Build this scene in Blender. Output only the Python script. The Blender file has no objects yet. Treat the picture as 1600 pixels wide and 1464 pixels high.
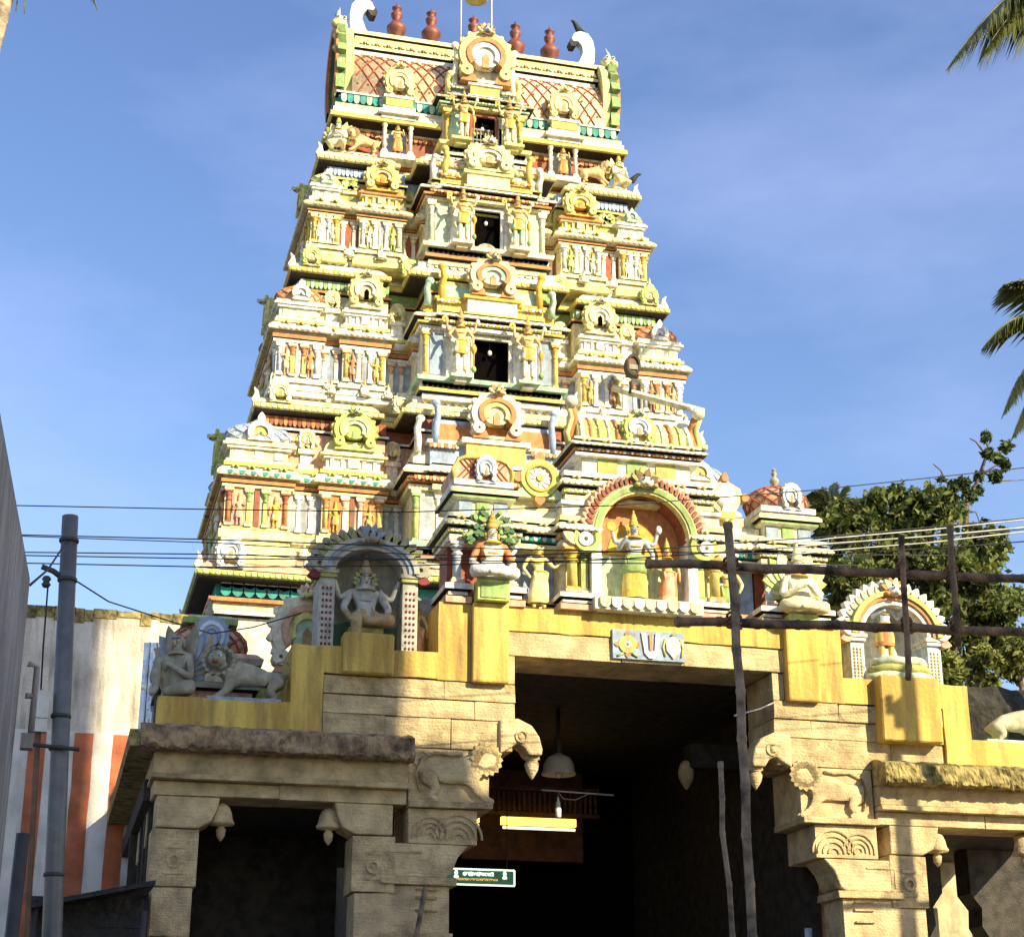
import bpy, bmesh, math, random
import numpy as np
from mathutils import Vector, Matrix
R = math.radians
random.seed(7)
PI = math.pi
S = bpy.context.scene
COL = S.collection

# ------------------------------------------------------------------ camera
CAM = Vector((-7.32, -21.0, 1.6)); FPX = 2700.0; YAW = R(14.7); PITCH = R(20.1)
cam = bpy.data.cameras.new('camera'); cam.sensor_width = 36; cam.lens = 36*FPX/1600
cam.clip_end = 5000
co = bpy.data.objects.new('camera', cam); COL.objects.link(co)
co.location = CAM; co.rotation_euler = (PI/2+PITCH, 0, -YAW)
S.camera = co
# ------------------------------------------------------------------ sun and sky
SAZ = R(34); SEL = R(27)           # sun stands in front of the gate, to the right
SD = Vector((math.sin(SAZ)*math.cos(SEL), -math.cos(SAZ)*math.cos(SEL), math.sin(SEL)))
sl = bpy.data.lights.new('sun', 'SUN'); sl.energy = 5.0; sl.angle = R(0.5); sl.color = (1.0, .86, .56)
so = bpy.data.objects.new('sun', sl); COL.objects.link(so)
so.rotation_euler = SD.to_track_quat('Z', 'Y').to_euler(); so.location = (20, -30, 40)
w = bpy.data.worlds.new('World'); S.world = w; w.use_nodes = True
nt = w.node_tree; N = nt.nodes; L = nt.links
bg = N['Background']; bg.inputs[1].default_value = 0.10
sky = N.new('ShaderNodeTexSky'); sky.sky_type = 'NISHITA'; sky.sun_disc = False
sky.sun_elevation = SEL; sky.sun_rotation = PI - SAZ
sky.air_density = 1.15; sky.dust_density = .6; sky.ozone_density = 2.2
tc = N.new('ShaderNodeTexCoord'); mp = N.new('ShaderNodeMapping')
mp.inputs['Scale'].default_value = (1.2, 1.2, 3.2); mp.inputs['Rotation'].default_value = (0, R(14), R(20))
no = N.new('ShaderNodeTexNoise'); no.inputs['Scale'].default_value = 2.4; no.inputs['Detail'].default_value = 7
no.inputs['Roughness'].default_value = .55
cr = N.new('ShaderNodeValToRGB'); cr.color_ramp.elements[0].position = .42; cr.color_ramp.elements[1].position = .85
cr.color_ramp.elements[0].color = (0, 0, 0, 1); cr.color_ramp.elements[1].color = (.32, .32, .32, 1)
mx = N.new('ShaderNodeMix'); mx.data_type = 'RGBA'; mx.inputs['B'].default_value = (5.0, 5.5, 7.9, 1)
L.new(tc.outputs['Generated'], mp.inputs[0]); L.new(mp.outputs[0], no.inputs[0]); L.new(no.outputs[0], cr.inputs[0])
L.new(cr.outputs[0], mx.inputs['Factor']); L.new(sky.outputs[0], mx.inputs['A']); hs = N.new('ShaderNodeHueSaturation'); hs.inputs['Saturation'].default_value = 1.12; hs.inputs['Value'].default_value = 1.16; hs.inputs['Hue'].default_value = .512
L.new(mx.outputs['Result'], hs.inputs['Color']); L.new(hs.outputs[0], bg.inputs[0])
S.view_settings.view_transform = 'Standard'; S.view_settings.look = 'None'
S.view_settings.exposure = 0.9; S.view_settings.gamma = 1

# ------------------------------------------------------------------ pixel helpers (photo pixel -> direction)
_f = Vector((math.sin(YAW)*math.cos(PITCH), math.cos(YAW)*math.cos(PITCH), math.sin(PITCH)))
_r = Vector((math.cos(YAW), -math.sin(YAW), 0)); _u = _r.cross(_f)
def at(px, py, Y=0.0):
    d = _f*FPX + _r*(px-800) + _u*(732-py)
    return CAM + d*((Y-CAM.y)/d.y)
def xz(px, py, Y=0.0):
    p = at(px, py, Y); return (p.x, p.z)

# ------------------------------------------------------------------ materials
MATS = {}
def mat(name, rgb, var=.18, grime=.25, rough=.75, bump=.15, scale=6, streak=0, gcol=(.08,.06,.04), metal=0, emit=0, fine=40, sat2=None, gmin=.5, chisel=0):
    m = bpy.data.materials.new(name); m.use_nodes = True
    nt = m.node_tree; N = nt.nodes; L = nt.links; b = N['Principled BSDF']
    b.inputs['Roughness'].default_value = rough; b.inputs['Metallic'].default_value = metal
    if emit:
        b.inputs['Base Color'].default_value = (*rgb, 1)
        b.inputs['Emission Color'].default_value = (*rgb, 1); b.inputs['Emission Strength'].default_value = emit
        MATS[name] = m; return m
    g = N.new('ShaderNodeNewGeometry')
    n1 = N.new('ShaderNodeTexNoise'); n1.inputs['Scale'].default_value = scale; n1.inputs['Detail'].default_value = 6
    if streak == 2:
        mp1 = N.new('ShaderNodeMapping'); mp1.inputs['Scale'].default_value = (1.5, 1.5, .30); L.new(g.outputs['Position'], mp1.inputs[0]); L.new(mp1.outputs[0], n1.inputs['Vector'])
    else: L.new(g.outputs['Position'], n1.inputs['Vector'])
    mx = N.new('ShaderNodeMix'); mx.data_type = 'RGBA'
    c2 = sat2 or tuple(max(0, c*(1-var*2)) for c in rgb)
    mx.inputs['A'].default_value = (*c2, 1); mx.inputs['B'].default_value = (*[min(1, c*(1+var*.4)) for c in rgb], 1)
    r1 = N.new('ShaderNodeMapRange'); r1.inputs['From Min'].default_value = .33; r1.inputs['From Max'].default_value = .62
    L.new(n1.outputs[0], r1.inputs[0]); L.new(r1.outputs[0], mx.inputs['Factor'])
    out = mx.outputs['Result']
    if grime:
        mpn = N.new('ShaderNodeMapping'); mpn.inputs['Scale'].default_value = (3.2, 3.2, .35) if streak else (2.2, 2.2, 2.2)
        n2 = N.new('ShaderNodeTexNoise'); n2.inputs['Scale'].default_value = 1.7 if streak else 3; n2.inputs['Detail'].default_value = 8
        n2.inputs['Roughness'].default_value = .68
        L.new(g.outputs['Position'], mpn.inputs[0]); L.new(mpn.outputs[0], n2.inputs['Vector'])
        r2 = N.new('ShaderNodeMapRange'); r2.inputs['From Min'].default_value = gmin; r2.inputs['From Max'].default_value = gmin+.26
        r2.inputs['To Max'].default_value = grime*2
        L.new(n2.outputs[0], r2.inputs[0])
        m2 = N.new('ShaderNodeMix'); m2.data_type = 'RGBA'; m2.inputs['B'].default_value = (*gcol, 1)
        L.new(r2.outputs[0], m2.inputs['Factor']); L.new(out, m2.inputs['A']); out = m2.outputs['Result']
    L.new(out, b.inputs['Base Color'])
    if bump:
        n3 = N.new('ShaderNodeTexNoise'); n3.inputs['Scale'].default_value = fine; n3.inputs['Detail'].default_value = 5
        L.new(g.outputs['Position'], n3.inputs['Vector'])
        bp = N.new('ShaderNodeBump'); bp.inputs['Strength'].default_value = min(1, bump*2); bp.inputs['Distance'].default_value = .03*max(1, 20/fine)
        hgt = n3.outputs[0]
        if chisel:      # rough horizontal dressing of the stone
            mc = N.new('ShaderNodeMapping'); mc.inputs['Scale'].default_value = (3, 3, 26); n4 = N.new('ShaderNodeTexNoise'); n4.inputs['Scale'].default_value = 1.4; n4.inputs['Detail'].default_value = 4
            L.new(g.outputs['Position'], mc.inputs[0]); L.new(mc.outputs[0], n4.inputs['Vector'])
            ad = N.new('ShaderNodeMath'); ad.operation = 'MULTIPLY_ADD'; ad.inputs[1].default_value = chisel; L.new(n4.outputs[0], ad.inputs[0]); L.new(n3.outputs[0], ad.inputs[2]); hgt = ad.outputs[0]
        L.new(hgt, bp.inputs['Height']); L.new(bp.outputs[0], b.inputs['Normal'])
    MATS[name] = m; return m
P = dict(
 cream=(.80,.72,.42), ivory=(.83,.79,.60), white=(.83,.82,.75), yellow=(.74,.57,.14), gold=(.68,.44,.06), lemon=(.78,.71,.28),
 orange=(.62,.25,.08), redbrown=(.34,.09,.04), salmon=(.72,.42,.28), green=(.30,.45,.14), lime=(.52,.60,.16), teal=(.03,.32,.27),
 mint=(.45,.68,.50), skyblue=(.36,.47,.68), paleblue=(.60,.68,.78), grey=(.42,.45,.47), olive=(.42,.42,.12), brown=(.20,.10,.05),
 black=(.015,.014,.013), skin=(.70,.52,.24), darkgreen=(.07,.16,.07), pink=(.75,.42,.36), bluegrey=(.30,.38,.48), palegreen=(.62,.72,.48), stat=(.37,.345,.25))
for k, c in P.items(): mat(k, c, var=.16, grime=.32, rough=.75, bump=.15, scale=9, streak=1, gcol=(.14,.10,.07), gmin=.47)
mat('rooftile', (.80,.58,.36), var=.14, grime=.2, scale=9)
mat('deityblue', (.42,.46,.50), var=.1, grime=.15, scale=9)
mat('tan', (.44,.31,.14), var=.15, grime=.25, scale=9)
mat('nichegrey', (.47,.45,.38), var=.15, grime=.3, scale=9)
mat('creamstone', (.56,.49,.32), var=.15, grime=.25, scale=9)
mat('soffit', (.030,.020,.015), grime=.2)  # undersides near-black, so the shadow beneath cornices sits in the colour
mat('groove', (.035,.025,.02), grime=0, bump=0)  # shadow lines between mouldings, painted in as near-black joints
mat('doordark', (.005,.004,.004), grime=0, bump=0)  # black stands in for the shade inside deep doorways and the passage
mat('ochre', (.66,.47,.10), var=.26, grime=.42, streak=2, sat2=(.48,.30,.05), gcol=(.17,.10,.04), gmin=.44, scale=2.2, bump=.2, fine=18)
mat('stone', (.66,.50,.27), var=.2, grime=.24, gmin=.47, chisel=.8, gcol=(.16,.11,.06), scale=3.2, bump=.35, fine=34, rough=.9)
mat('stone2', (.61,.46,.24), var=.24, grime=.28, gmin=.47, chisel=.8, gcol=(.15,.10,.055), scale=3.8, bump=.4, fine=30, rough=.9)
mat('mossy', (.36,.28,.10), var=.5, grime=.5, gcol=(.03,.028,.016), scale=7, bump=.9, fine=18, rough=.95, sat2=(.10,.085,.03))
mat('weathered', (.36,.25,.13), var=.5, grime=.6, gcol=(.05,.038,.025), scale=6, bump=.9, fine=16, rough=.95, sat2=(.13,.085,.05))
mat('shademoss', (.035,.034,.024), var=.4, grime=.4, gcol=(.01,.01,.008), scale=5, bump=.8, fine=14, rough=.95)  # moss, with the tree's shade put into its near-black colour
mat('darkshade', (.045,.036,.028), var=.4, grime=.3, bump=.3)  # interior shade put into a near-black colour; also the horn's dark rim
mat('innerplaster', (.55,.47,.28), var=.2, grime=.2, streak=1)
mat('kalasam', (.22,.06,.035), var=.25, grime=.2, rough=.5)
mat('whitewash', (.68,.61,.50), var=.2, grime=.45, gmin=.46, streak=1, gcol=(.14,.10,.06), scale=1.6, bump=.25, fine=20)
mat('whitepaint', (.74,.70,.63), var=.14, grime=.22, streak=1, gcol=(.3,.24,.18), scale=2, bump=.15, fine=18)
mat('stripe', (.52,.14,.05), var=.2, grime=.25, gcol=(.3,.2,.15), scale=3, bump=.2)
mat('greyplaster', (.42,.40,.38), var=.2, grime=.4, gmin=.42, streak=1, gcol=(.16,.14,.13), scale=1.2, bump=.2, fine=16)
mat('steelpole', (.17,.16,.15), var=.12, grime=.2, rough=.5, metal=.3, bump=.05)
mat('steelsheet', (.55,.58,.62), var=.1, grime=.2, rough=.3, metal=.9, bump=.2, fine=3)
mat('iron', (.05,.042,.036), grime=.2, rough=.6, bump=.1)
mat('wire', (.03,.03,.035), grime=0, bump=0)
mat('wirepale', (.62,.60,.55), grime=0, bump=0, rough=.4)
mat('bamboo', (.24,.15,.08), var=.45, grime=.35, gcol=(.08,.045,.025), scale=5, bump=.3, fine=30)
mat('bamboopale', (.31,.22,.14), var=.4, grime=.3, gcol=(.1,.07,.05), scale=5, bump=.3, fine=30)
mat('rope', (.28,.10,.04), var=.3, bump=.6, fine=60)
mat('tarp', (.012,.011,.011), var=.3, grime=.3, bump=.4, fine=10, rough=.6)
mat('ground', (.22,.18,.13), var=.3, grime=.3, scale=.8, bump=.4, fine=8)
mat('leaf', (.16,.20,.04), var=.4, grime=0, bump=0, scale=1.4, rough=.75)
mat('leafdark', (.06,.095,.025), var=.4, grime=0, bump=0, scale=1.4, rough=.7)
mat('leafgold', (.27,.28,.06), var=.4, grime=0, bump=0, scale=1.4, rough=.75)
mat('palm', (.20,.22,.055), var=.4, grime=.2, gcol=(.22,.17,.06), bump=0, scale=2, rough=.45)
mat('palmtrunk', (.42,.33,.22), var=.3, grime=.3, bump=.6, fine=12, scale=5)
mat('bark', (.14,.10,.065), var=.35, grime=.3, bump=.8, fine=14)
mat('lampmetal', (.62,.60,.52), var=.06, grime=.1, rough=.35, bump=0)
mat('tubelight', (1.0,.62,.10), emit=1.5)
mat('tubewhite', (1.0,.86,.66), emit=1.0)
mat('bulb', (.9,.88,.8), grime=0, bump=0, rough=.2)
mat('signgreen', (.04,.13,.07), emit=.35)
mat('signlit', (.75,.85,.72), emit=1.0)
mat('signorange', (.85,.45,.15), emit=.55)
mat('maroon', (.22,.03,.03), grime=.2)
mat('wood', (.12,.05,.025), var=.3, grime=.2)
mat('bird', (.02,.02,.022), grime=0, bump=0)
mat('concrete', (.36,.34,.31), var=.2, grime=.3, streak=1, scale=1)
mat('glass', (.03,.035,.04), grime=0, bump=0, rough=.1)
mat('eyewhite', (.8,.78,.7), grime=0, bump=0)
mat('lips', (.4,.04,.03), grime=0, bump=0)
for k in ('leaf','leafdark','leafgold','palm'):
    m = MATS[k]; b = m.node_tree.nodes['Principled BSDF']
    tr = m.node_tree.nodes.new('ShaderNodeBsdfTranslucent'); ms = m.node_tree.nodes.new('ShaderNodeMixShader')
    ms.inputs[0].default_value = .3
    src = b.inputs['Base Color'].links[0].from_socket
    m.node_tree.links.new(src, tr.inputs[0]); m.node_tree.links.new(b.outputs[0], ms.inputs[1]); m.node_tree.links.new(tr.outputs[0], ms.inputs[2])
    m.node_tree.links.new(ms.outputs[0], m.node_tree.nodes['Material Output'].inputs[0])

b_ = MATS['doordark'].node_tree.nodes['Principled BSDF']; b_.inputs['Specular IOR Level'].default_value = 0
# ------------------------------------------------------------------ mesh kit
class MB:
    def __init__(s): s.v = []; s.f = []; s.m = []; s.mats = []; s.sm = []
    def mi(s, m):
        if m not in s.mats: s.mats.append(m)
        return s.mats.index(m)
    def face(s, idx, m, sm=False): s.f.append(tuple(idx)); s.m.append(s.mi(m)); s.sm.append(sm)
    def box(s, x0, x1, y0, y1, z0, z1, m, tx=0, tz=0):
        # tx/ty taper: top shrinks by tx on every side
        n = len(s.v)
        s.v += [(x0,y0,z0),(x1,y0,z0),(x1,y1,z0),(x0,y1,z0),(x0+tx,y0+tx,z1),(x1-tx,y0+tx,z1),(x1-tx,y1-tx,z1),(x0+tx,y1-tx,z1)]
        for q in ((3,2,1,0),(4,5,6,7),(0,1,5,4),(1,2,6,5),(2,3,7,6),(3,0,4,7)): s.face([n+i for i in q], m)
        return s
    def prism(s, pts, y0, y1, m, ms=None):      # pts in (x, z), extruded along y
        n = len(s.v); k = len(pts); ms = ms or m
        s.v += [(x, y0, z) for x, z in pts] + [(x, y1, z) for x, z in pts]
        s.face(range(n, n+k), m); s.face(range(n+2*k-1, n+k-1, -1), ms)
        for i in range(k):
            j = (i+1) % k; s.face((n+i, n+k+i, n+k+j, n+j), ms)
        return s
    def lathe(s, prof, c, m, n=12, sx=1, sy=1, rot=0, sm=True, mm=None):
        b = len(s.v); cx, cy, cz = c
        for r, z in prof:
            for i in range(n):
                a = rot+2*PI*i/n; s.v.append((cx+r*sx*math.cos(a), cy+r*sy*math.sin(a), cz+z))
        for j in range(len(prof)-1):
            for i in range(n):
                i2 = (i+1) % n; s.face((b+j*n+i, b+j*n+i2, b+(j+1)*n+i2, b+(j+1)*n+i), mm[j] if mm else m, sm)
        s.face([b+i for i in range(n)][::-1], mm[0] if mm else m)
        t = b+(len(prof)-1)*n; s.face([t+i for i in range(n)], mm[-1] if mm else m)
        return s
    def tube(s, pts, rad, m, n=6, sm=True):
        b = len(s.v); pts = [Vector(p) for p in pts]; k = len(pts)
        if not hasattr(rad, '__len__'): rad = [rad]*k
        for i, p in enumerate(pts):
            d = (pts[min(i+1, k-1)]-pts[max(i-1, 0)]).normalized()
            a = d.cross(Vector((0, 0, 1)) if abs(d.z) < .9 else Vector((0, 1, 0))).normalized(); c = d.cross(a)
            for j in range(n):
                t = 2*PI*j/n; s.v.append(tuple(p+(a*math.cos(t)+c*math.sin(t))*rad[i]))
        for i in range(k-1):
            for j in range(n):
                j2 = (j+1) % n; s.face((b+i*n+j, b+i*n+j2, b+(i+1)*n+j2, b+(i+1)*n+j), m, sm)
        s.face([b+j for j in range(n)][::-1], m); s.face([b+(k-1)*n+j for j in range(n)], m)
        return s
    def ell(s, c, r, m, n=10, k=6, sm=True):
        prof = [(max(.02, math.sin(PI*i/k)), -math.cos(PI*i/k)*r[2]) for i in range(k+1)]
        return s.lathe(prof, c, m, n, r[0], r[1], sm=sm)
    def mould(s, plan, prof, mats):             # sweep a (offset, z) profile round a rectilinear plan
        if not isinstance(mats, str):           # 'brown' joints become recessed dark grooves
            p2 = [prof[0]]; m2 = []
            for (o0, z0), (o1, z1), m_ in zip(prof, prof[1:], mats):
                z0 = p2[-1][1]
                if m_ == 'brown':
                    om = min(o0, o1)-.03; z1 = max(z1, z0+.026); p2 += [(om, z0+.001), (om, z1), (o1, z1)]; m2 += ['groove']*3
                else: p2.append((o1, max(z1, z0))); m2.append(m_)
            prof, mats = p2, m2
        b = len(s.v); k = len(plan)
        offs = []
        for i in range(k):
            p0, p1, p2 = plan[i-1], plan[i], plan[(i+1) % k]
            n1 = (p1[1]-p0[1], -(p1[0]-p0[0])); n2 = (p2[1]-p1[1], -(p2[0]-p1[0]))
            l1 = math.hypot(*n1) or 1; l2 = math.hypot(*n2) or 1
            n1 = (n1[0]/l1, n1[1]/l1); n2 = (n2[0]/l2, n2[1]/l2)
            offs.append((n1[0]+n2[0], n1[1]+n2[1]) if abs(n1[0]*n2[0]+n1[1]*n2[1]) < .5 else n1)
        for o, z in prof: s.v += [(p[0]+q[0]*o, p[1]+q[1]*o, z) for p, q in zip(plan, offs)]
        for j in range(len(prof)-1):
            mm = mats if isinstance(mats, str) else mats[j]
            for i in range(k):
                i2 = (i+1) % k; s.face((b+j*k+i, b+j*k+i2, b+(j+1)*k+i2, b+(j+1)*k+i), mm)
        mm = mats if isinstance(mats, str) else mats[-1]
        s.face([b+(len(prof)-1)*k+i for i in range(k)], mm)
        mm = mats if isinstance(mats, str) else mats[0]
        s.face([b+i for i in range(k)][::-1], mm)
        return s
    def arch(s, cx, cz, r0, r1, a0, a1, y0, y1, m, n=20, sx=1, sz=1):   # band of an arch in the xz plane
        b = len(s.v)
        for i in range(n+1):
            a = a0+(a1-a0)*i/n; c_, s_ = math.cos(a)*sx, math.sin(a)*sz
            s.v += [(cx+r0*c_, y0, cz+r0*s_), (cx+r1*c_, y0, cz+r1*s_), (cx+r1*c_, y1, cz+r1*s_), (cx+r0*c_, y1, cz+r0*s_)]
        for i in range(n):
            for q in range(4):
                q2 = (q+1) % 4; s.face((b+i*4+q, b+i*4+q2, b+(i+1)*4+q2, b+(i+1)*4+q), m)
        s.face((b, b+1, b+2, b+3), m); e = b+n*4; s.face((e+3, e+2, e+1, e), m)
        return s
    def mesh(s, name):
        me = bpy.data.meshes.new(name); me.from_pydata([tuple(v) for v in s.v], [], s.f)
        for m in s.mats: me.materials.append(MATS[m])
        me.polygons.foreach_set('material_index', s.m); me.polygons.foreach_set('use_smooth', s.sm)
        me.update(); return me
    def build(s, name, parent=None, loc=None, **kw): return link(name, s.mesh(name), parent, loc, **kw)
def link(name, me, parent=None, loc=None, label=None, cat=None, group=None, kind=None, rz=0, sc=None):
    o = bpy.data.objects.new(name, me); COL.objects.link(o)
    if parent: o.parent = parent
    if loc is not None: o.location = loc
    if rz: o.rotation_euler.z = rz
    if sc is not None: o.scale = sc if hasattr(sc, '__len__') else (sc, sc, sc)
    tag(o, label, cat, group, kind); return o
def tag(o, label=None, cat=None, group=None, kind=None):
    if label: o['label'] = label
    if cat: o['category'] = cat
    if group: o['group'] = group
    if kind: o['kind'] = kind
    return o
def thing(name, label, cat, loc=(0, 0, 0), group=None, rz=0):
    return link(name, None, None, loc, label, cat, group, rz=rz)
def bevel(o, w=.02, seg=1):
    m = o.modifiers.new('bevel', 'BEVEL'); m.width = w; m.segments = seg; m.limit_method = 'ANGLE'; return o

# ------------------------------------------------------------------ ornament kit
def leafshape(cx, cz, ang, l, w):
    pts = []
    for t, s in ((0,.35),(.3,.5),(.6,.42),(.85,.2),(1,0),(.85,-.2),(.6,-.42),(.3,-.5),(0,-.35)):
        x, z = w*s, l*t
        pts.append((cx+x*math.cos(ang)+z*math.sin(ang), cz-x*math.sin(ang)+z*math.cos(ang)))
    return pts
def crest_into(b, cx, y, cz, s, cols, dep=.08):
    # lion-mask crest: fan of leaves, brow, eyes, snout
    for i, a in enumerate((-70,-42,-16,16,42,70)):
        b.prism(leafshape(cx, cz+.18*s, R(a), .5*s, .26*s), y-dep*(.3+.1*(i % 2)), y+dep*.3, cols[i % 2])
    b.ell((cx, y-dep*.7, cz+.12*s), (.27*s, dep*.9, .2*s), cols[2], 8, 5)
    for sx in (-1, 1):
        b.ell((cx+sx*.12*s, y-dep*1.4, cz+.2*s), (.06*s, dep*.4, .06*s), cols[2], 6, 4)
        b.ell((cx+sx*.12*s, y-dep*1.75, cz+.2*s), (.035*s, dep*.15, .035*s), 'black', 5, 3)
        b.ell((cx+sx*.3*s, y-dep*.6, cz+.02*s), (.13*s, dep*.7, .09*s), cols[0], 6, 4)
    b.ell((cx, y-dep*1.3, cz+.04*s), (.1*s, dep*.7, .08*s), cols[2], 6, 4); b.box(cx-.12*s, cx+.12*s, y-dep*1.5, y-dep, cz-.07*s, cz-.03*s, 'brown')
def kudu(w, h, cols, dep=.12, crest=True, door=None, name='kudu'):
    door = door or 'tan'
    # horseshoe gable ornament, origin at its bottom centre, facing -y
    b = MB(); r = w*.5; cz = h*.46 if crest else h*.52; sz = (h*.40 if crest else h*.48)/r
    a0, a1 = R(-38), R(218)
    b.arch(0, cz, .74*r, r, a0, a1, -dep*.6, dep, cols[0], 20, 1, sz)
    b.arch(0, cz, .56*r, .76*r, a0, a1, -dep*.85, dep, cols[1], 18, .97, sz*.97)
    b.arch(0, cz, .36*r, .57*r, R(-30), R(210), -dep*.65, dep, cols[2], 16, .95, sz*.95)
    b.prism([(.5*r*math.cos(R(a)), cz+.5*r*sz*math.sin(R(a))) for a in range(-60, 241, 20)], -dep*.3, dep, cols[3])
    b.prism([(-.13*r, cz-.5*r*sz), (.13*r, cz-.5*r*sz), (.13*r, cz-.05*r*sz), (0, cz+.12*r*sz), (-.13*r, cz-.05*r*sz)], -dep*.42, dep*.2, door)
    for s in (-1, 1):
        b.arch(s*.72*r, cz-.86*r*sz+.12*r, .06*r, .24*r, 0, 2*PI, -dep*.9, dep, cols[0], 10)
        b.prism([(s*.3*r, 0), (s*.95*r, 0), (s*.8*r, .22*r), (s*.42*r, .3*r)], -dep*.5, dep, cols[1])
        for i in range(5):     # curling leaf fringe on the shoulders
            a = R(90-s*(34+i*22)); b.prism(leafshape(r*.95*math.cos(a), cz+r*.95*sz*math.sin(a), PI/2-a, .2*r, .24*r), -dep*.3, dep*.5, cols[0])
    b.box(-.62*r, .62*r, -dep*.4, dep, 0, .12*r, cols[3])
    if crest: crest_into(b, 0, -dep*.5, cz+sz*r*.88, r*.72, (cols[0], cols[1], cols[2]), dep*.8)
    return b.mesh(name)
def pilaster_mesh(h, w, shaft, cap, base, round_=False):
    b = MB(); r = w/2
    b.box(-r*1.5, r*1.5, -r*1.5, r, 0, h*.07, base); b.box(-r*1.2, r*1.2, -r*1.2, r, h*.07, h*.12, cap)
    if round_: b.lathe([(r*1.0, h*.12), (r*.9, h*.62), (r*.95, h*.64)], (0, -r*.2, 0), shaft, 10)
    else: b.box(-r*.85, r*.85, -r*.9, r, h*.12, h*.64, shaft)
    b.lathe([(r*.9, h*.64), (r*1.25, h*.68), (r*.9, h*.72), (r*.8, h*.75), (r*1.5, h*.82), (r*1.55, h*.85), (r*.7, h*.88)], (0, -r*.2, 0), cap, 10)
    b.box(-r*1.7, r*1.7, -r*1.6, r, h*.88, h*.93, cap); b.box(-r*2.0, r*2.0, -r*1.4, r, h*.93, h, base)
    return b.mesh('pilaster')
def petals(b, x0, x1, y, z0, z1, dep, c1, c2, step):
    n = max(1, int(round((x1-x0)/step))); st = (x1-x0)/n
    for i in range(n):
        x = x0+i*st; h = z1-z0; q = st*.44; xm = x+st/2
        b.prism([(xm-q, z1), (xm-q, z0+h*.35), (xm-q*.6, z0+h*.1), (xm, z0), (xm+q*.6, z0+h*.1), (xm+q, z0+h*.35), (xm+q, z1)], y-dep, y, c1 if i % 2 == 0 else c2)
def petals_y(b, y0, y1, x, z0, z1, dep, c1, step):
    n = max(1, int(round((y1-y0)/step))); st = (y1-y0)/n
    for i in range(n): b.box(x-dep, x+dep, y0+i*st+.12*st, y0+(i+1)*st-.12*st, z0, z1, c1)
def dome_prof(r, h, k=8, bulge=1.08):
    return [(r*(.92+.16*math.sin(PI*min(1, i/k*1.5)))*math.cos(PI/2*(i/k)**1.5)+.001, h*math.sin(PI/2*i/k)) for i in range(k+1)]
def lattice_dome(b, c, r, h, base, bar, n=16, sx=1, sy=1):
    prof = dome_prof(r, h); b.lathe(prof, c, base, n, sx, sy)
    for k in range(n):          # criss-cross ribs up the dome
        for s in (-1, 1):
            pts = []
            for i in range(0, 7):
                a = 2*PI*(k+s*i*.5)/n; rr, z = prof[i]
                pts.append((c[0]+rr*1.01*sx*math.cos(a), c[1]+rr*1.01*sy*math.sin(a), c[2]+z))
            b.tube(pts, r*.035, bar, 4, False)
def finial_into(b, c, s, m):
    q = .64
    b.lathe([(q*r_, z_) for r_, z_ in [(.10*s,0),(.20*s,.06*s),(.10*s,.14*s),(.16*s,.24*s),(.29*s,.36*s),(.30*s,.44*s),(.16*s,.56*s),(.09*s,.6*s),(.17*s,.68*s),(.18*s,.74*s),(.08*s,.82*s),(.15*s,.86*s),(.16*s,.88*s),(.05*s,.92*s),(.015*s,1.0*s)]], c, m, 12)

# ------------------------------------------------------------------ figures (continuous skinned bodies)
def skin(name, J, B, root, colour, sub=1):
    keys = list(J); idx = {k: i for i, k in enumerate(keys)}
    me = bpy.data.meshes.new(name); me.from_pydata([J[k][:3] for k in keys], [(idx[a], idx[b]) for a, b in B], [])
    o = bpy.data.objects.new(name, me); COL.objects.link(o)
    sk = o.modifiers.new('skin', 'SKIN'); sk.use_smooth_shade = True
    for i, k in enumerate(keys):
        r = J[k][3]; d = me.skin_vertices[0].data[i]; d.radius = r if hasattr(r, '__len__') else (r, r); d.use_root = (k == root)
    ss = o.modifiers.new('sub', 'SUBSURF'); ss.levels = sub
    dg = bpy.context.evaluated_depsgraph_get()
    nm = bpy.data.meshes.new_from_object(o.evaluated_get(dg)); nm.name = name
    bpy.data.objects.remove(o); bpy.data.meshes.remove(me)
    nm.materials.clear(); ms = []
    for p in nm.polygons:
        c = colour(p.center)
        if c not in ms: ms.append(c); nm.materials.append(MATS[c])
        p.material_index = ms.index(c); p.use_smooth = True
    return nm
TORSO = [('pel','spine'),('spine','chest'),('chest','neck'),('neck','head'),('head','top')]
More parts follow.
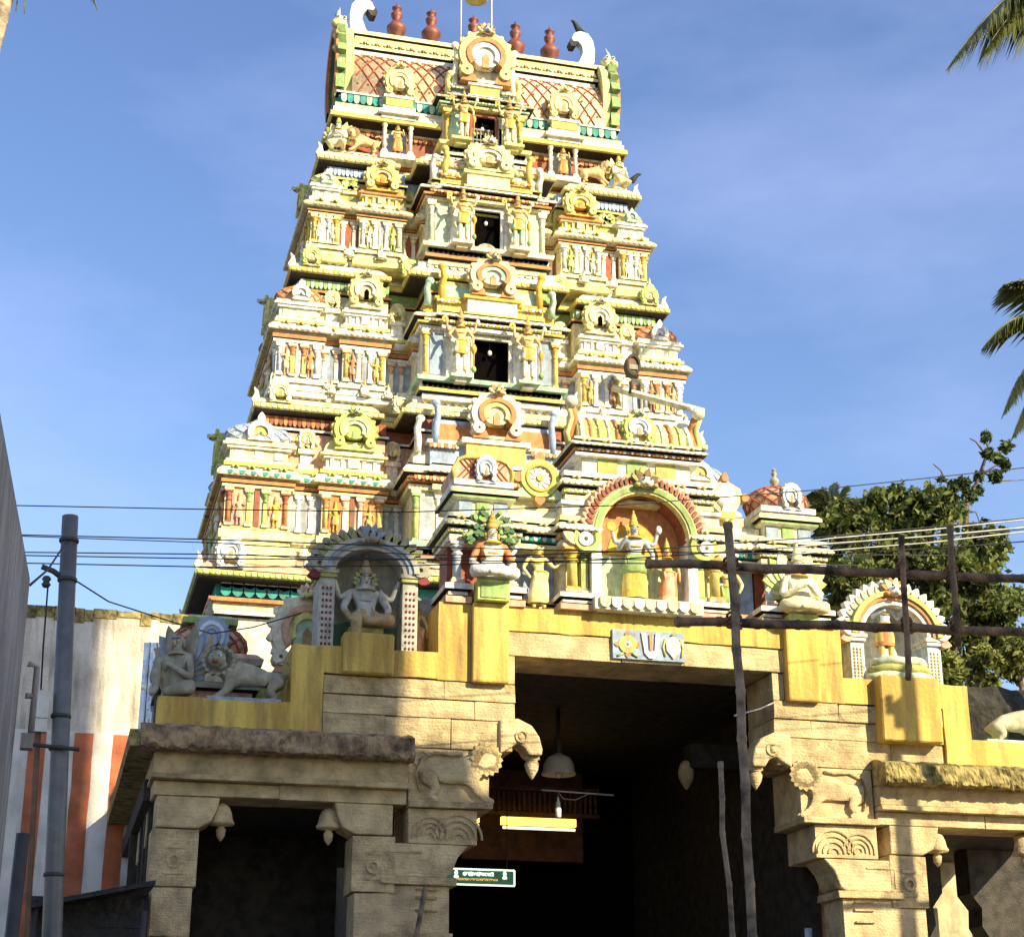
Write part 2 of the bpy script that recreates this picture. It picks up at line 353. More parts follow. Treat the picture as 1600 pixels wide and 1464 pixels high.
def body(arms, legs='stand', z0=0.0, sway=0.0, fem=False, headx=0.0):
    """unit-height figure facing -y; arms: list of (side, elbow, hand)"""
    J = {}; B = list(TORSO)
    dz = {'stand': 0, 'lotus': -.42, 'sit': -.42, 'kneel': -.36, 'hang': -.20}[legs]
    cw = .085 if fem else .10; hw = .095 if fem else .08
    J['pel'] = (sway, 0, .52+dz, hw); J['spine'] = (sway*.3, 0, .63+dz, .062 if fem else .075)
    J['chest'] = (-sway*.4, 0, .745+dz, cw); J['neck'] = (-sway*.2, 0, .845+dz, .036)
    J['head'] = (headx, -.012, .912+dz, (.062, .068)); J['top'] = (headx, 0, .985+dz, .046)
    for i, (sd, el, ha) in enumerate(arms):
        s = -1 if sd == 'l' else 1; k = f'{sd}{i}'
        J['s'+k] = (s*.135-sway*.4, .01, .785+dz, .040); J['e'+k] = (el[0], el[1], el[2]+dz, .033); J['h'+k] = (ha[0], ha[1], ha[2]+dz, .024)
        d = Vector(ha)-Vector(el); d.normalize(); f = Vector(ha)+d*.06
        J['f'+k] = (f.x, f.y, f.z+dz, .020)
        B += [('chest','s'+k),('s'+k,'e'+k),('e'+k,'h'+k),('h'+k,'f'+k)]
    for s, k in ((-1,'a'),(1,'b')):
        if legs == 'stand':
            P_ = [(s*.06+sway,0,.46,.07),(s*.07+sway*.6,-.03,.26,.05),(s*.07,0,.05,.033),(s*.085,-.085,.02,.028)]
        elif legs == 'lotus':
            P_ = [(s*.08,-.02,.08,.075),(s*.24,-.12,.07,.06),(s*.04,-.21,.05,.042),(-s*.10,-.22,.045,.032)]
        elif legs == 'sit':       # one knee raised, the other thigh on the ground
            P_ = [(s*.07,-.02,.09,.075),(-.13,-.17,.34,.055),(-.11,-.22,.06,.036),(-.12,-.30,.025,.03)] if s < 0 else [(s*.07,-.02,.09,.075),(.25,-.10,.10,.06),(.10,-.2,.06,.042),(-.02,-.23,.04,.03)]
        elif legs == 'kneel':
            P_ = [(s*.08,-.02,.14,.08),(s*.16,-.19,.10,.066),(s*.11,-.02,.04,.045),(s*.10,.10,.03,.03)]
        else:                     # seated on a bench, one leg down, the other folded
            P_ = [(s*.07,-.03,.30,.075),(-.11,-.2,.31,.058),(-.10,-.19,.08,.04),(-.10,-.27,.04,.03)] if s < 0 else [(s*.07,-.03,.30,.075),(.25,-.13,.31,.06),(.08,-.22,.27,.045),(-.03,-.24,.25,.032)]
        for j, p in enumerate(P_): J[f'{k}{j}'] = p
        B += [('pel', k+'0')]+[(f'{k}{j}', f'{k}{j+1}') for j in range(3)]
    for k in J:
        if k not in ('neck','head','top'): x,y,z,r = J[k]; J[k] = (x,y,z,r*(1.0 if legs == 'stand' else 1.14))
    return J, B, dz
def crown_into(b, x, y, z, s, c1, c2):
    b.lathe([(.062*s,0),(.072*s,.02*s),(.06*s,.03*s),(.064*s,.06*s),(.05*s,.09*s),(.052*s,.115*s),(.034*s,.15*s),(.036*s,.165*s),(.012*s,.20*s),(.02*s,.215*s),(.004*s,.24*s)], (x, y, z), c1, 10,
            mm=[c2,c1,c1,c2,c1,c2,c1,c2,c1,c2])
def face_into(b, x, y, z, s, brow='black'):
    for k in (-1, 1):
        b.ell((x+k*.022*s, y-.052*s, z+.008*s), (.013*s, .006*s, .008*s), 'eyewhite', 6, 4)
        b.ell((x+k*.022*s, y-.057*s, z+.008*s), (.006*s, .004*s, .006*s), 'black', 5, 3)
        b.box(x+k*.022*s-.015*s, x+k*.022*s+.015*s, y-.058*s, y-.046*s, z+.022*s, z+.027*s, brow)
    b.ell((x, y-.057*s, z-.008*s), (.008*s, .012*s, .016*s), 'skin', 6, 4)
    b.ell((x, y-.052*s, z-.032*s), (.016*s, .006*s, .006*s), 'lips', 6, 3)
FIG = {}
def figure(key, arms, legs, colour, skirt=None, crown=('gold','orange'), jewel='gold', fem=False, sway=0, prop=None, facecol=None, hair=None, headx=0):
    """returns list of (part name, mesh) for a unit-height figure"""
    if key in FIG: return FIG[key]
    J, B, dz = body(arms, legs, sway=sway, fem=fem, headx=headx)
    out = [('body', skin('body', J, B, 'pel', lambda c: colour(c, dz)))]
    hx, hz = headx, .905+dz
    b = MB()
    if crown: crown_into(b, hx, .005, hz+.062, .86, *crown); out.append(('crown', b.mesh('crown')))
    b = MB(); face_into(b, hx, -.012, hz+.006, 1.16); out.append(('face', b.mesh('face')))
    b = MB()
    for s in (-1, 1): b = MB(); b.ell((hx+s*.068, .0, hz-.01), (.016, .02, .035), jewel, 6, 4); out.append(('earring', b.mesh('earring')))
    b = MB(); b.lathe([(.075,0),(.085,-.012),(.10,-.03),(.085,-.028)], (-sway*.3, -.015, .835+dz), jewel, 12, 1, .9); out.append(('necklace', b.mesh('necklace')))
    b = MB(); b.lathe([(.098 if not fem else .09,0),(.105,.012),(.09,.025)], (-sway*.4, 0, .69+dz), jewel, 12, 1, .85)
    out.append(('chest_band', b.mesh('chest_band')))
    if hair:
        b = MB(); b.ell((hx, .025, hz+.01), (.064, .055, .068), hair, 10, 6); out.append(('hair', b.mesh('hair')))
    if skirt:
        c1, c2, ln = skirt; b = MB(); zt = .58
        k = []
        for i in range(7):
            t = i/6; k.append((.088+.035*math.sin(PI*t*.7)+(.02*t if ln > .35 else 0), zt-ln*t))
        n = 18; base = len(b.v)
        for j, (r, z) in enumerate(k):
            for i in range(n):
                a = 2*PI*i/n; fold = 1+.07*math.sin(a*7)*(j/6); sx = sway*(1-j/6)
                b.v.append((sx+r*1.15*fold*math.cos(a), r*.85*fold*math.sin(a), z))
        for j in range(6):
            for i in range(n): b.face((base+j*n+i, base+j*n+(i+1) % n, base+(j+1)*n+(i+1) % n, base+(j+1)*n+i), c2 if (i in (12,13,14) or j == 5) else c1, True)
        b.lathe([(.10,0),(.112,.012),(.10,.03)], (sway, 0, zt-.025), jewel, 14, 1.1, .85)
        for s in (-1, 1): b.prism(leafshape(sway+s*.10, .56, PI+s*R(12), ln*.8, .05), -.075, -.055, c2)
        out.append(('skirt', b.mesh('skirt')))
    if prop: out += prop()
    FIG[key] = out; return out
def statue(name, label, cat, loc, h, parts, rz=0, group=None, parent=None, sc=None, pedestal=None):
    o = link(name, None, parent, loc, label, cat, group, rz=rz, sc=sc or h)
    for n_, me in parts: link(n_, me, o)
    return o
def cscheme(skinc, lower, feet=None, upto=.56):
    return lambda c, dz: (lower if (c.z < upto+dz and c.z > .1+dz and abs(c.x) < .2) else skinc)
def mace():
    b = MB(); b.lathe([(.012,.02),(.016,.3),(.022,.32),(.05,.37),(.055,.43),(.03,.48),(.01,.5)], (.215,-.1,0), 'gold', 8)
    b.ell((.215,-.1,.04), (.05,.05,.06), 'green', 8, 5); return [('mace', b.mesh('mace'))]
def attributes():
    b = MB(); b.arch(-.30, .93, .015, .06, 0, 2*PI, -.06, -.04, 'gold', 12); c = MB(); c.ell((.30, -.05, .93), (.04,.03,.055), 'white', 8, 6)
    return [('held_disc', b.mesh('held_disc')), ('held_conch', c.mesh('held_conch'))]
def fig_guard(v=0):
    arms = [('l',(-.22,-.02,.66),(-.20,-.13,.58)),('r',(.22,-.02,.65),(.20,-.11,.53)),('l',(-.24,.0,.74),(-.27,-.04,.88)),('r',(.24,.0,.74),(.27,-.04,.88))]
    lo = ('white','mint','ivory')[v]
    return figure(f'guard{v}', arms, 'stand', cscheme('skin', lo), skirt=(lo, 'gold', .26), prop=lambda: mace()+attributes(), sway=.012)
def fig_relief(c_):
    arms = [('l',(-.22,-.02,.64),(-.14,-.12,.56)),('r',(.24,-.02,.70),(.24,-.08,.86))]
    return [q for q in figure('relief_'+c_, arms, 'stand', lambda c, dz: c_, skirt=('ivory', c_, .34), sway=.03, fem=True) if q[0] in ('body','crown','skirt')]
def fig_lotus(v=0):
    arms = [('l',(-.20,-.02,.62),(-.10,-.17,.52)),('r',(.20,-.02,.62),(.10,-.17,.52))]
    return figure(f'lotus{v}', arms, 'lotus', lambda c, dz: ('ivory' if c.z < .14 else ('salmon' if v == 1 and abs(c.x) > .07 and c.z > .2 and c.z < .42 else 'ivory')), crown=('gold','yellow'))
def wings(c1, c2, s=1.0):
    b = MB()
    for sd in (-1, 1):
        for i in range(6):
            a = R(sd*(18+i*22)); b.prism(leafshape(sd*.06, .34, a, (.34-.02*i)*s, .17), .05+.012*i, .075+.012*i, c1 if i % 2 == 0 else c2)
    return [('wings', b.mesh('wings'))]
def fig_pray(v=0):
    arms = [('l',(-.19,-.05,.60),(-.04,-.16,.68)),('r',(.19,-.05,.60),(.04,-.16,.68))]
    col = ('ivory','stat')[v]; lo = ('cream','stat')[v]
    return figure(f'pray{v}', arms, 'kneel' if v == 0 else 'sit', lambda c, dz: (lo if c.z < .2 else col), crown=('gold','green') if v == 0 else None, prop=lambda: wings('cream','lime') if v == 0 else wings('stat','bluegrey'), jewel='gold' if v == 0 else 'stat', hair=None if v == 0 else 'stat')
def lion_parts(key, c, mane, sitting=False):
    if key in FIG: return FIG[key]
    # facing -x, body along x, unit length
    J = {'hip':(.30,0,.36,.115),'mid':(.05,0,.37,.10),'sho':(-.20,0,.40,.13),'neck':(-.32,-.03,.50,.12),'head':(-.42,-.06,.56,.115),'muz':(-.52,-.10,.52,.06),
         't1':(.42,.03,.42,.025),'t2':(.50,.03,.52,.02),'t3':(.40,.03,.63,.018),'t4':(.27,.03,.58,.02)}
    B = [('hip','mid'),('mid','sho'),('sho','neck'),('neck','head'),('head','muz'),('hip','t1'),('t1','t2'),('t2','t3'),('t3','t4')]
    for s, k in ((-1,'l'),(1,'r')):
        J[k+'a'] = (-.22,s*.09,.28,.065); J[k+'b'] = (-.30,s*.10,.13,.042); J[k+'c'] = (-.42,s*.10,.04,.035); J[k+'d'] = (-.49,s*.10,.03,.03)
        J[k+'e'] = (.31,s*.10,.28,.085); J[k+'f'] = (.21,s*.11,.17,.05); J[k+'g'] = (.30,s*.11,.08,.033); J[k+'h'] = (.19,s*.11,.025,.03)
        B += [('sho',k+'a'),(k+'a',k+'b'),(k+'b',k+'c'),(k+'c',k+'d'),('hip',k+'e'),(k+'e',k+'f'),(k+'f',k+'g'),(k+'g',k+'h')]
    if key == 'lion_cream': B = [q for q in B if q[1][0] != 't']; [J.pop(k) for k in ('t1','t2','t3','t4')]
    for k in J:
        x,y,z,r = J[k]; J[k] = (x,y,z,r*(1.22 if k[0] != 't' else 1))
    out = [('body', skin('body', J, B, 'mid', lambda p: c))]
    b = MB()
    for i in range(16):
        a = 2*PI*i/16
        v = [(-.40+.02, -.05)]; 
        cx, cz = -.41+.03, .55
        pts = leafshape(0, 0, a, .215, .17); n = len(b.v)
        # petals of the mane radiate round the face, which is turned to the front
        rr = Matrix.Rotation(R(-16), 3, 'Z')
        for y in (-.035, .035):
            for (px, pz) in pts:
                q = rr @ Vector((px, y, pz)); b.v.append((cx+q.x, -.10+q.y, cz+q.z))
        k = len(pts); b.face(range(n, n+k), mane); b.face(range(n+2*k-1, n+k-1, -1), mane)
        for q in range(k): b.face((n+q, n+k+q, n+k+(q+1) % k, n+(q+1) % k), mane)
    out.append(('mane', b.mesh('mane')))
    b = MB(); f = Vector((-.28,-.96,0)).normalized(); r = Vector((.96,-.28,0)).normalized(); o = Vector((-.40,-.10,.57))+f*.10; b.ell(Vector((-.40,-.10,.57))+f*.03, (.11,.10,.12), c, 10, 6)
    for s in (-1, 1):
        p = o+r*s*.045+Vector((0,0,.03)); b.ell(p, (.024,.024,.02), 'eyewhite', 6, 4); b.ell(p+f*.018, (.012,.012,.012), 'black', 5, 3)
    b.ell(o+f*.05+Vector((0,0,-.03)), (.05,.05,.035), c, 8, 5); b.ell(o+f*.05+Vector((0,0,-.075)), (.04,.04,.014), 'lips', 8, 4)
    out.append(('face', b.mesh('face')))
    FIG[key] = out; return out

# ================================================================== SETTING: ground
b = MB(); b.box(-400, 400, -300, 600, -.4, 0, 'ground'); b.build('ground', kind='structure')

# ================================================================== THE TOWER
TW = thing('gopuram_tower', 'tall tapering temple tower covered in painted stucco tiers behind the stone gate', 'temple tower', (0, 9, 0))
TW.location = (0, 0, 0)
YC = 10.6
def plan_bays(W, yf, hyb, a, m1, m2, c, p, pc):
    """front: corner bays [a,W], middle bays [m1,m2], centre bay [0,c]; yf = bay front plane"""
    yr = yf+p; yb = 2*YC-yf; rc = W-a; ym = .42
    yd = yf+.42; half = [(W, yf), (a, yf), (a, yr), (m2, yr), (m2, yf), (m1, yf), (m1, yd), (c, yd), (c, yf-pc)]
    pts = [(-x, y) for x, y in half]+[(x, y) for x, y in half[::-1]]
    right = [(W, yf+rc), (W-p, yf+rc), (W-p, YC-ym), (W, YC-ym), (W, YC+ym), (W-p, YC+ym), (W-p, yb-rc), (W, yb-rc), (W, yb)]
    pts += right
    pts += [(-x, y) for x, y in right[::-1]]
    return pts
def plan_simple(W, yf, c, pc):
    yb = 2*YC-yf
    return [(-W, yf), (-c, yf), (-c, yf-pc), (c, yf-pc), (c, yf), (W, yf), (W, yb), (-W, yb)]
def plan_notch(W, yf, c, m1, pc, d):
    half = [(-W, yf), (-m1, yf), (-m1, yf+d), (-c, yf+d), (-c, yf-pc)]
    return half+[(-x, y) for x, y in half[::-1]]+[(W, 2*YC-yf), (-W, 2*YC-yf)]
def plan_rect(W, yf): return [(-W, yf), (W, yf), (W, 2*YC-yf), (-W, 2*YC-yf)]

def cornice(zb, W, ylip, c, pc, lip, slope, zt, bead=None):
    o = .38
    b = MB(); cl, cn = c+.24, c+.50; yb = 2*YC-ylip; nd = ylip+.40
    half = [(-W, ylip), (-cn, ylip), (-cn, nd), (-cl, nd), (-cl, ylip-pc)]
    pl = half+[(-x, y) for x, y in half[::-1]]+[(W, yb), (-W, yb)]
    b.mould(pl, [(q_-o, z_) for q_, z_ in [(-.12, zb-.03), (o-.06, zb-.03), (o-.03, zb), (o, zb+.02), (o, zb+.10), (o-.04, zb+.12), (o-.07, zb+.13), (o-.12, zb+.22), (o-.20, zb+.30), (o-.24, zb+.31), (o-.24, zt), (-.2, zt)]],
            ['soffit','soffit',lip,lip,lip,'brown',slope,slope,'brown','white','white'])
    k = b.build('cornice', TW)
    # beads along the lip and small gable ornaments standing on it
    b = MB()
    for x0, x1, y in ((-W+.02, -cn-.01, ylip), (cn+.01, W-.02, ylip), (-c-.2, c+.2, ylip-pc)):
        petals(b, x0, x1, y+.02, zb+.015, zb+.10, .035, lip, bead or slope, .105)
    b.build('cornice_beading', k, kind='stuff')
    b = MB()
    for x0, x1, y in ((-W+.3, -cn-.25, ylip+.24), (cn+.25, W-.3, ylip+.24), (-c+.16, c-.16, ylip-pc+.24)): petals(b, x0, x1, y, zb+.315, zt-.015, .03, slope, 'white', .15)
    b.build('scale_row', k, kind='stuff')
    yb = 2*YC-ylip
    b = MB(); petals_y(b, ylip+.1, yb-.1, -W+.02, zb+.02, zb+.10, .025, lip, .14); petals_y(b, ylip+.1, yb-.1, W-.02, zb+.02, zb+.10, .025, lip, .14)
    b.build('cornice_beading', k, kind='stuff')
    return k
def small_kudus(par, zs, xs, y, w, h, cols):
    me = kudu(w, h, cols, .07, crest=False)
    for x in xs: link('kudu', me, par, (x, y, zs))
    return me
KUTA = {}
def kuta_mesh(w, d, h, roof, bar, body_, eave, panel, kud):
    b = MB(); z = 0
    b.box(-w/2, w/2, 0, d, 0, h*.10, eave); b.box(-w*.44, w*.44, .03, d, h*.10, h*.32, body_)
    for x in (-.3, 0, .3): b.box(x*w-.07*w, x*w+.07*w, .015, .06, h*.13, h*.29, panel)
    b.box(-w*.49, w*.49, -.03, d, h*.32, h*.38, eave); b.box(-w*.56, w*.56, -.06, d+.04, h*.38, h*.43, eave); b.box(-w*.52, w*.52, -.03, d+.02, h*.43, h*.50, body_)
    lattice_dome(b, (0, d*.45, h*.5), w*.5, h*.46, roof, bar, 12, 1, d*.9/w if d < w else 1)
    b.lathe([(w*.14, h*.90), (w*.2, h*.95), (w*.08, h*.98), (w*.1, h*1.04), (w*.02, h*1.12)], (0, d*.45, 0), eave, 8)
    # front gable of the dome
    r = w*.2
    b.arch(0, h*.66, r*.55, r, R(-30), R(210), -.10, .1, kud[0], 12); b.arch(0, h*.66, 0.02, r*.56, R(-30), R(210), -.06, .1, kud[1], 10)
    b.prism([(-r, h*.5), (r, h*.5), (r*.7, h*.58), (-r*.7, h*.58)], -.08, .1, kud[0]); b.prism(leafshape(0, h*.66+r*.9, 0, r*.8, r*.6), -.08, -.02, kud[0])
    return b.mesh('corner_shrine')
def shala_mesh(w, d, h, body_, eave, roof, bar):
    b = MB()
    b.box(-w/2, w/2, 0, d, 0, h*.12, eave); b.box(-w*.45, w*.45, .03, d, h*.12, h*.4, body_)
    for x in (-.36, -.18, .18, .36): b.box(x*w-.03*w, x*w+.03*w, -.005, .06, h*.13, h*.39, eave)
    b.box(-w*.09, w*.09, -.03, .06, h*.13, h*.39, eave)
    b.box(-w*.5, w*.5, -.03, d, h*.4, h*.48, eave); b.box(-w*.56, w*.56, -.07, d, h*.48, h*.55, roof); b.box(-w*.5, w*.5, -.02, d, h*.55, h*.66, body_)
    b.prism([(-w*.5, h*.66), (w*.5, h*.66), (w*.46, h*.85), (w*.38, h), (-w*.38, h), (-w*.46, h*.85)], .05, d, roof)
    return b.mesh('bay_shrine')
def tier(zl, z0, z1, z2, z3, z4, zc, W, yf, bays, c, pc, yn, Wn, C):
    """zl ledge, z0..z1 base, z1..z2 pilasters, z2..z3 entablature, z3.. eave row to z4, neck to zc"""
    a, m1, m2 = bays; p = .14
    pl = plan_bays(W, yf, None, a, m1, m2, c, p, .02)
    b = MB(); h = z1-z0
    b.mould(pl, [(.14, zl), (.14, z0), (.10, z0+.03), (.10, z0+h*.32), (.04, z0+h*.36), (.04, z0+h*.52), (.085, z0+h*.58), (.085, z0+h*.86), (.03, z0+h*.9), (.03, z1)],
            [C['base2'], 'brown', C['base'], 'brown', C['base2'], C['base'], C['base'], 'brown', C['base2']])
    b.build('base_moulding', TW)
    b = MB(); b.mould(pl, [(0, z1-.02), (0, z2+.02)], C['wall']); b.build('wall', TW)
    # entablature and curved eave
    b = MB(); e = z3-z2; g = z4-z3
    b.mould(pl, [(.02, z2), (.07, z2+.01), (.07, z2+e*.3), (.05, z2+e*.33), (.09, z2+e*.4), (.09, z2+e*.75), (.06, z2+e*.8), (.06, z3), (.17, z3), (.19, z3+g*.12), (.17, z3+g*.3), (.09, z3+g*.62), (.04, z3+g*.68), (.06, z3+g*.74), (.06, z4), (-.05, z4)],
            [C['arc2'], C['arc2'], 'brown', C['arc'], C['arc'], 'brown', C['arc2'], C['eave2'], C['eave'], C['eave'], C['eave'], 'brown', C['eave2'], C['eave2'], C['eave2']])
    ent = b.build('entablature', TW)
    b = MB()
    for s in (-1, 1):
        for x0, x1, y in ((a, W, yf), (m2, a, yf+p), (m1, m2, yf)):
            lo, hi = (x0, x1) if s > 0 else (-x1, -x0)
            petals(b, lo, hi, y-.17, z3+g*.05, z3+g*.28, .025, C['bead'], C['eave'], .11)
            n = max(1, int((x1-x0)/.26))
            for i in range(n):   # little horseshoe dormers on the eave
                xx = lo+(hi-lo)*(i+.5)/n; b.arch(xx, z3+g*.55, .02, .062, R(-20), R(200), y-.19, y-.04, C['dorm'], 8)
    b.build('eave_dormers', ent, kind='stuff')
    # pilasters and coloured panels
    hp = z2-z1
    cp = pilaster_mesh(hp, .085, C['pa'], C['pac'], C['base'], True); ci = pilaster_mesh(hp, .085, C['pb'], C['pbc'], C['base'], False)
    rp = pilaster_mesh(hp, .085, C['pr'], C['prc'], 'white', False); mp_ = pilaster_mesh(hp, .085, C['pm'], C['pmc'], C['base'], True); mi_ = pilaster_mesh(hp, .085, C['pmi'], C['pmic'], 'white', False)
    def pan(x0, x1, y, col):
        q = MB(); q.box(x0, x1, y-.022, y, z1+.02, z2-.02, col); q.build('wall_panel', TW)
    for s in (-1, 1):
        X = lambda x: s*x
        for me, x, y in ((cp, W-.07, yf), (cp, a+.07, yf), (ci, (W+a)/2+.13*(W-a), yf), (ci, (W+a)/2-.13*(W-a), yf), (rp, (a+m2)/2+.11, yf+p), (rp, (a+m2)/2-.11, yf+p),
                         (mp_, m2-.07, yf), (mp_, m1+.07, yf), (mi_, (m1+m2)/2+.11*(m2-m1)+.02, yf), (mi_, (m1+m2)/2-.11*(m2-m1)-.02, yf), (rp, (m1+c)/2+.1, yf+.42), (rp, (m1+c)/2-.1, yf+.42)):
            link('pilaster', me, TW, (X(x), y-.005, z1))
        def pp(x0, x1, y, col): pan(min(X(x0), X(x1)), max(X(x0), X(x1)), y, col)
        k = (W-a)
        pp(a+.13, (W+a)/2-.13*k-.05, yf, C['pan1']); pp((W+a)/2+.13*k+.05, W-.13, yf, C['pan1'])
        pp(m1+.13, (m1+m2)/2-.11*(m2-m1)-.08, yf, C['pan2']); pp((m1+m2)/2+.11*(m2-m1)+.08, m2-.13, yf, C['pan2'])
        pp(m2+.01, a-.01, yf+p, C['pan3']); pp(c+.01, m1-.01, yf+.42, C['pan3'])
        for x, v in (((a+.13+(W+a)/2-.13*k-.05)/2, 0), (((W+a)/2+.13*k+.05+W-.13)/2, 1), ((m1+.13+(m1+m2)/2-.11*(m2-m1)-.08)/2, 2), (((m1+m2)/2+.11*(m2-m1)+.08+m2-.13)/2, 0)):
            fv = random.Random(int(x*1000+zc)); q = link('relief_figure', None, TW, (s*x, yf-.04, z1+.02), sc=(hp*fv.choice((-1, 1))*fv.uniform(.55, .7), hp*.7, hp*fv.uniform(.68, .82)), rz=fv.uniform(-.4, .4))
            for n_, me in fig_relief(C['rel'][v]): link(n_, me, q)
        for x, y in ((W+.02, yf-.12), ((a+m2)/2, yf-.10), ((m1+m2)/2, yf-.16), (m1-.04, yf-.12)):
            q = link('ledge_figure', None, TW, (s*x, y, z0+.0), sc=.46, rz=R(-25)*s)
            for n_, me in fig_lotus(2): 
                if n_ in ('body', 'crown'): link(n_, me, q)
        pp((W+a)/2-.05, (W+a)/2+.05, yf, C['slot']); pp((m1+m2)/2-.045, (m1+m2)/2+.045, yf, C['slot'])
        # side face pilasters
        yb = 2*YC-yf
        for y in (yf+.1, yf+(W-a)-.1, YC-.34, YC+.34, yb-(W-a)+.1, yb-.1):
            link('pilaster', cp, TW, (s*W, y, z1), rz=s*PI/2)
        for y in (YC-.14, YC+.14): link('pilaster', ci, TW, (s*W, y, z1), rz=s*PI/2)
    for s in (-1, 1):
        for y, v in ((yf+.62, 0), (YC, 1), (2*YC-yf-.62, 0)):
            q = link('side_figure', None, TW, (s*(W+.06), y, z1), rz=s*PI/2, sc=(z2-z1)*.95)
            for n_, me in fig_guard(v):
                if n_ in ('body', 'crown', 'skirt'): link(n_, me, q)
    # neck wall behind the miniature shrines
    b = MB(); b.mould(plan_notch(Wn, yn, c-.15, m1-.06, pc, .30), [(0, z4-.1), (0, zc-.34), (.06, zc-.33), (.06, zc-.27), (.01, zc-.26), (.01, zc)], [C['neck'], 'brown', C['neck2'], 'brown', C['fr2']]); b.build('neck_wall', TW)
    b = MB()
    for s in (-1, 1):
        lo, hi = (m1-.02, Wn-.02) if s > 0 else (-Wn+.02, -m1+.02); petals(b, lo, hi, yn-.01, zc-.24, zc-.06, .05, C['fr1'], C['fr2'], .085)
    b.build('petal_frieze', TW, kind='stuff')
    b = MB()
    for s in (-1, 1): petals_y(b, yn+.05, 2*YC-yn-.05, s*(Wn+.01), zc-.24, zc-.06, .04, C['fr1'], .1)
    b.build('petal_frieze', TW, kind='stuff')
    fl = MB(); rr_ = random.Random(int(zc*10))
    for s in (-1, 1):
        for x0_, x1_ in ((m2+.04, a-.04),):
            for i in range(16):
                xx = s*rr_.uniform(x0_, x1_); zz = rr_.uniform(z4+.35, zc-.42); fl.prism(leafshape(xx, zz, rr_.uniform(-3, 3), rr_.uniform(.08, .15), .07), yn-.05, yn, rr_.choice(('lemon','cream','lime','ivory')))
    fl.build('floral_relief', TW, kind='stuff')
    # miniature shrines
    hk = zc-z4-.10
    km = kuta_mesh(W-a+.04, .62, hk*.92, *C['kuta']); sm = shala_mesh(m2-m1, .5, hk*.62, *C['shala'])
    kd = kudu(min(.80, (m2-m1)*.80), hk*.86, C['kudu'], .13, True, C['kd'])
    small = kudu(.30, hk*.42, C['kudu2'], .06, crest=False)
    rs = MB(); rs.box(-.14, .14, 0, .4, 0, hk*.14, C['shala'][1]); rs.box(-.11, .11, .03, .4, hk*.14, hk*.34, C['shala'][0]); rs.box(-.16, .16, -.03, .4, hk*.34, hk*.42, C['shala'][1]); rs = rs.mesh('recess_shrine')
    for s in (-1, 1):
        link('corner_shrine', km, TW, (s*(W+a)/2, yf+.04, z4)); link('corner_shrine', km, TW, (s*(W+a)/2, 2*YC-yf-.66, z4))
        q = link('bay_shrine', sm, TW, (s*(m1+m2)/2, yf+.02, z4)); link('kudu', kd, q, (0, -.02, hk*.42))
        q = link('bay_shrine', sm, TW, (s*(W-.02), YC, z4), rz=s*PI/2); link('kudu', kd, q, (0, -.02, hk*.42))
        for x, y in (((a+m2)/2, yf+p), ((m1+c)/2, yf+.40)):
            q = link('recess_shrine', rs, TW, (s*x, y+.02, z4)); link('kudu', small, q, (0, .02, hk*.42))
    return hk

# paint schemes, bottom to top
C1 = dict(kd='green', rel=('gold','salmon','yellow'), base='cream', base2='lemon', wall='cream', arc='orange', arc2='cream', eave='ivory', eave2='yellow', bead='teal', dorm='lime', pa='orange', pac='redbrown', pb='lime', pbc='green', pr='white', prc='white', pm='yellow', pmc='orange', pmi='white', pmic='salmon',
          pan1='salmon', pan2='orange', pan3='grey', slot='redbrown', neck='salmon', neck2='white', fr1='orange', fr2='redbrown', kuta=('white','skyblue','cream','ivory','paleblue',('white','yellow')), shala=('white','ivory','lemon','lemon'), kudu=('lime','lemon','palegreen','lime'), kudu2=('ivory','yellow','cream','ivory'))
C2 = dict(kd='doordark', rel=('orange','skin','gold'), base='ivory', base2='white', wall='ivory', arc='orange', arc2='white', eave='white', eave2='lemon', bead='ivory', dorm='yellow', pa='paleblue', pac='white', pb='yellow', pbc='orange', pr='white', prc='salmon', pm='yellow', pmc='yellow', pmi='white', pmic='ivory',
          pan1='grey', pan2='bluegrey', pan3='bluegrey', slot='grey', neck='cream', neck2='orange', fr1='mint', fr2='green', kuta=('salmon','orange','ivory','white','palegreen',('white','paleblue')), shala=('white','white','ivory','ivory'), kudu=('lemon','cream','white','cream'), kudu2=('cream','lemon','ivory','cream'))
C3 = dict(kd='orange', rel=('ivory','cream','lime'), base='cream', base2='lemon', wall='cream', arc='orange', arc2='cream', eave='cream', eave2='ivory', bead='mint', dorm='lemon', pa='yellow', pac='gold', pb='white', pbc='white', pr='white', prc='ivory', pm='white', pmc='paleblue', pmi='white', pmic='white',
          pan1='paleblue', pan2='olive', pan3='redbrown', slot='grey', neck='olive', neck2='yellow', fr1='paleblue', fr2='skyblue', kuta=('cream','lemon','ivory','white','mint',('mint','white')), shala=('gold','cream','orange','orange'), kudu=('lemon','yellow','cream','gold'), kudu2=('lime','lime','cream','green'))

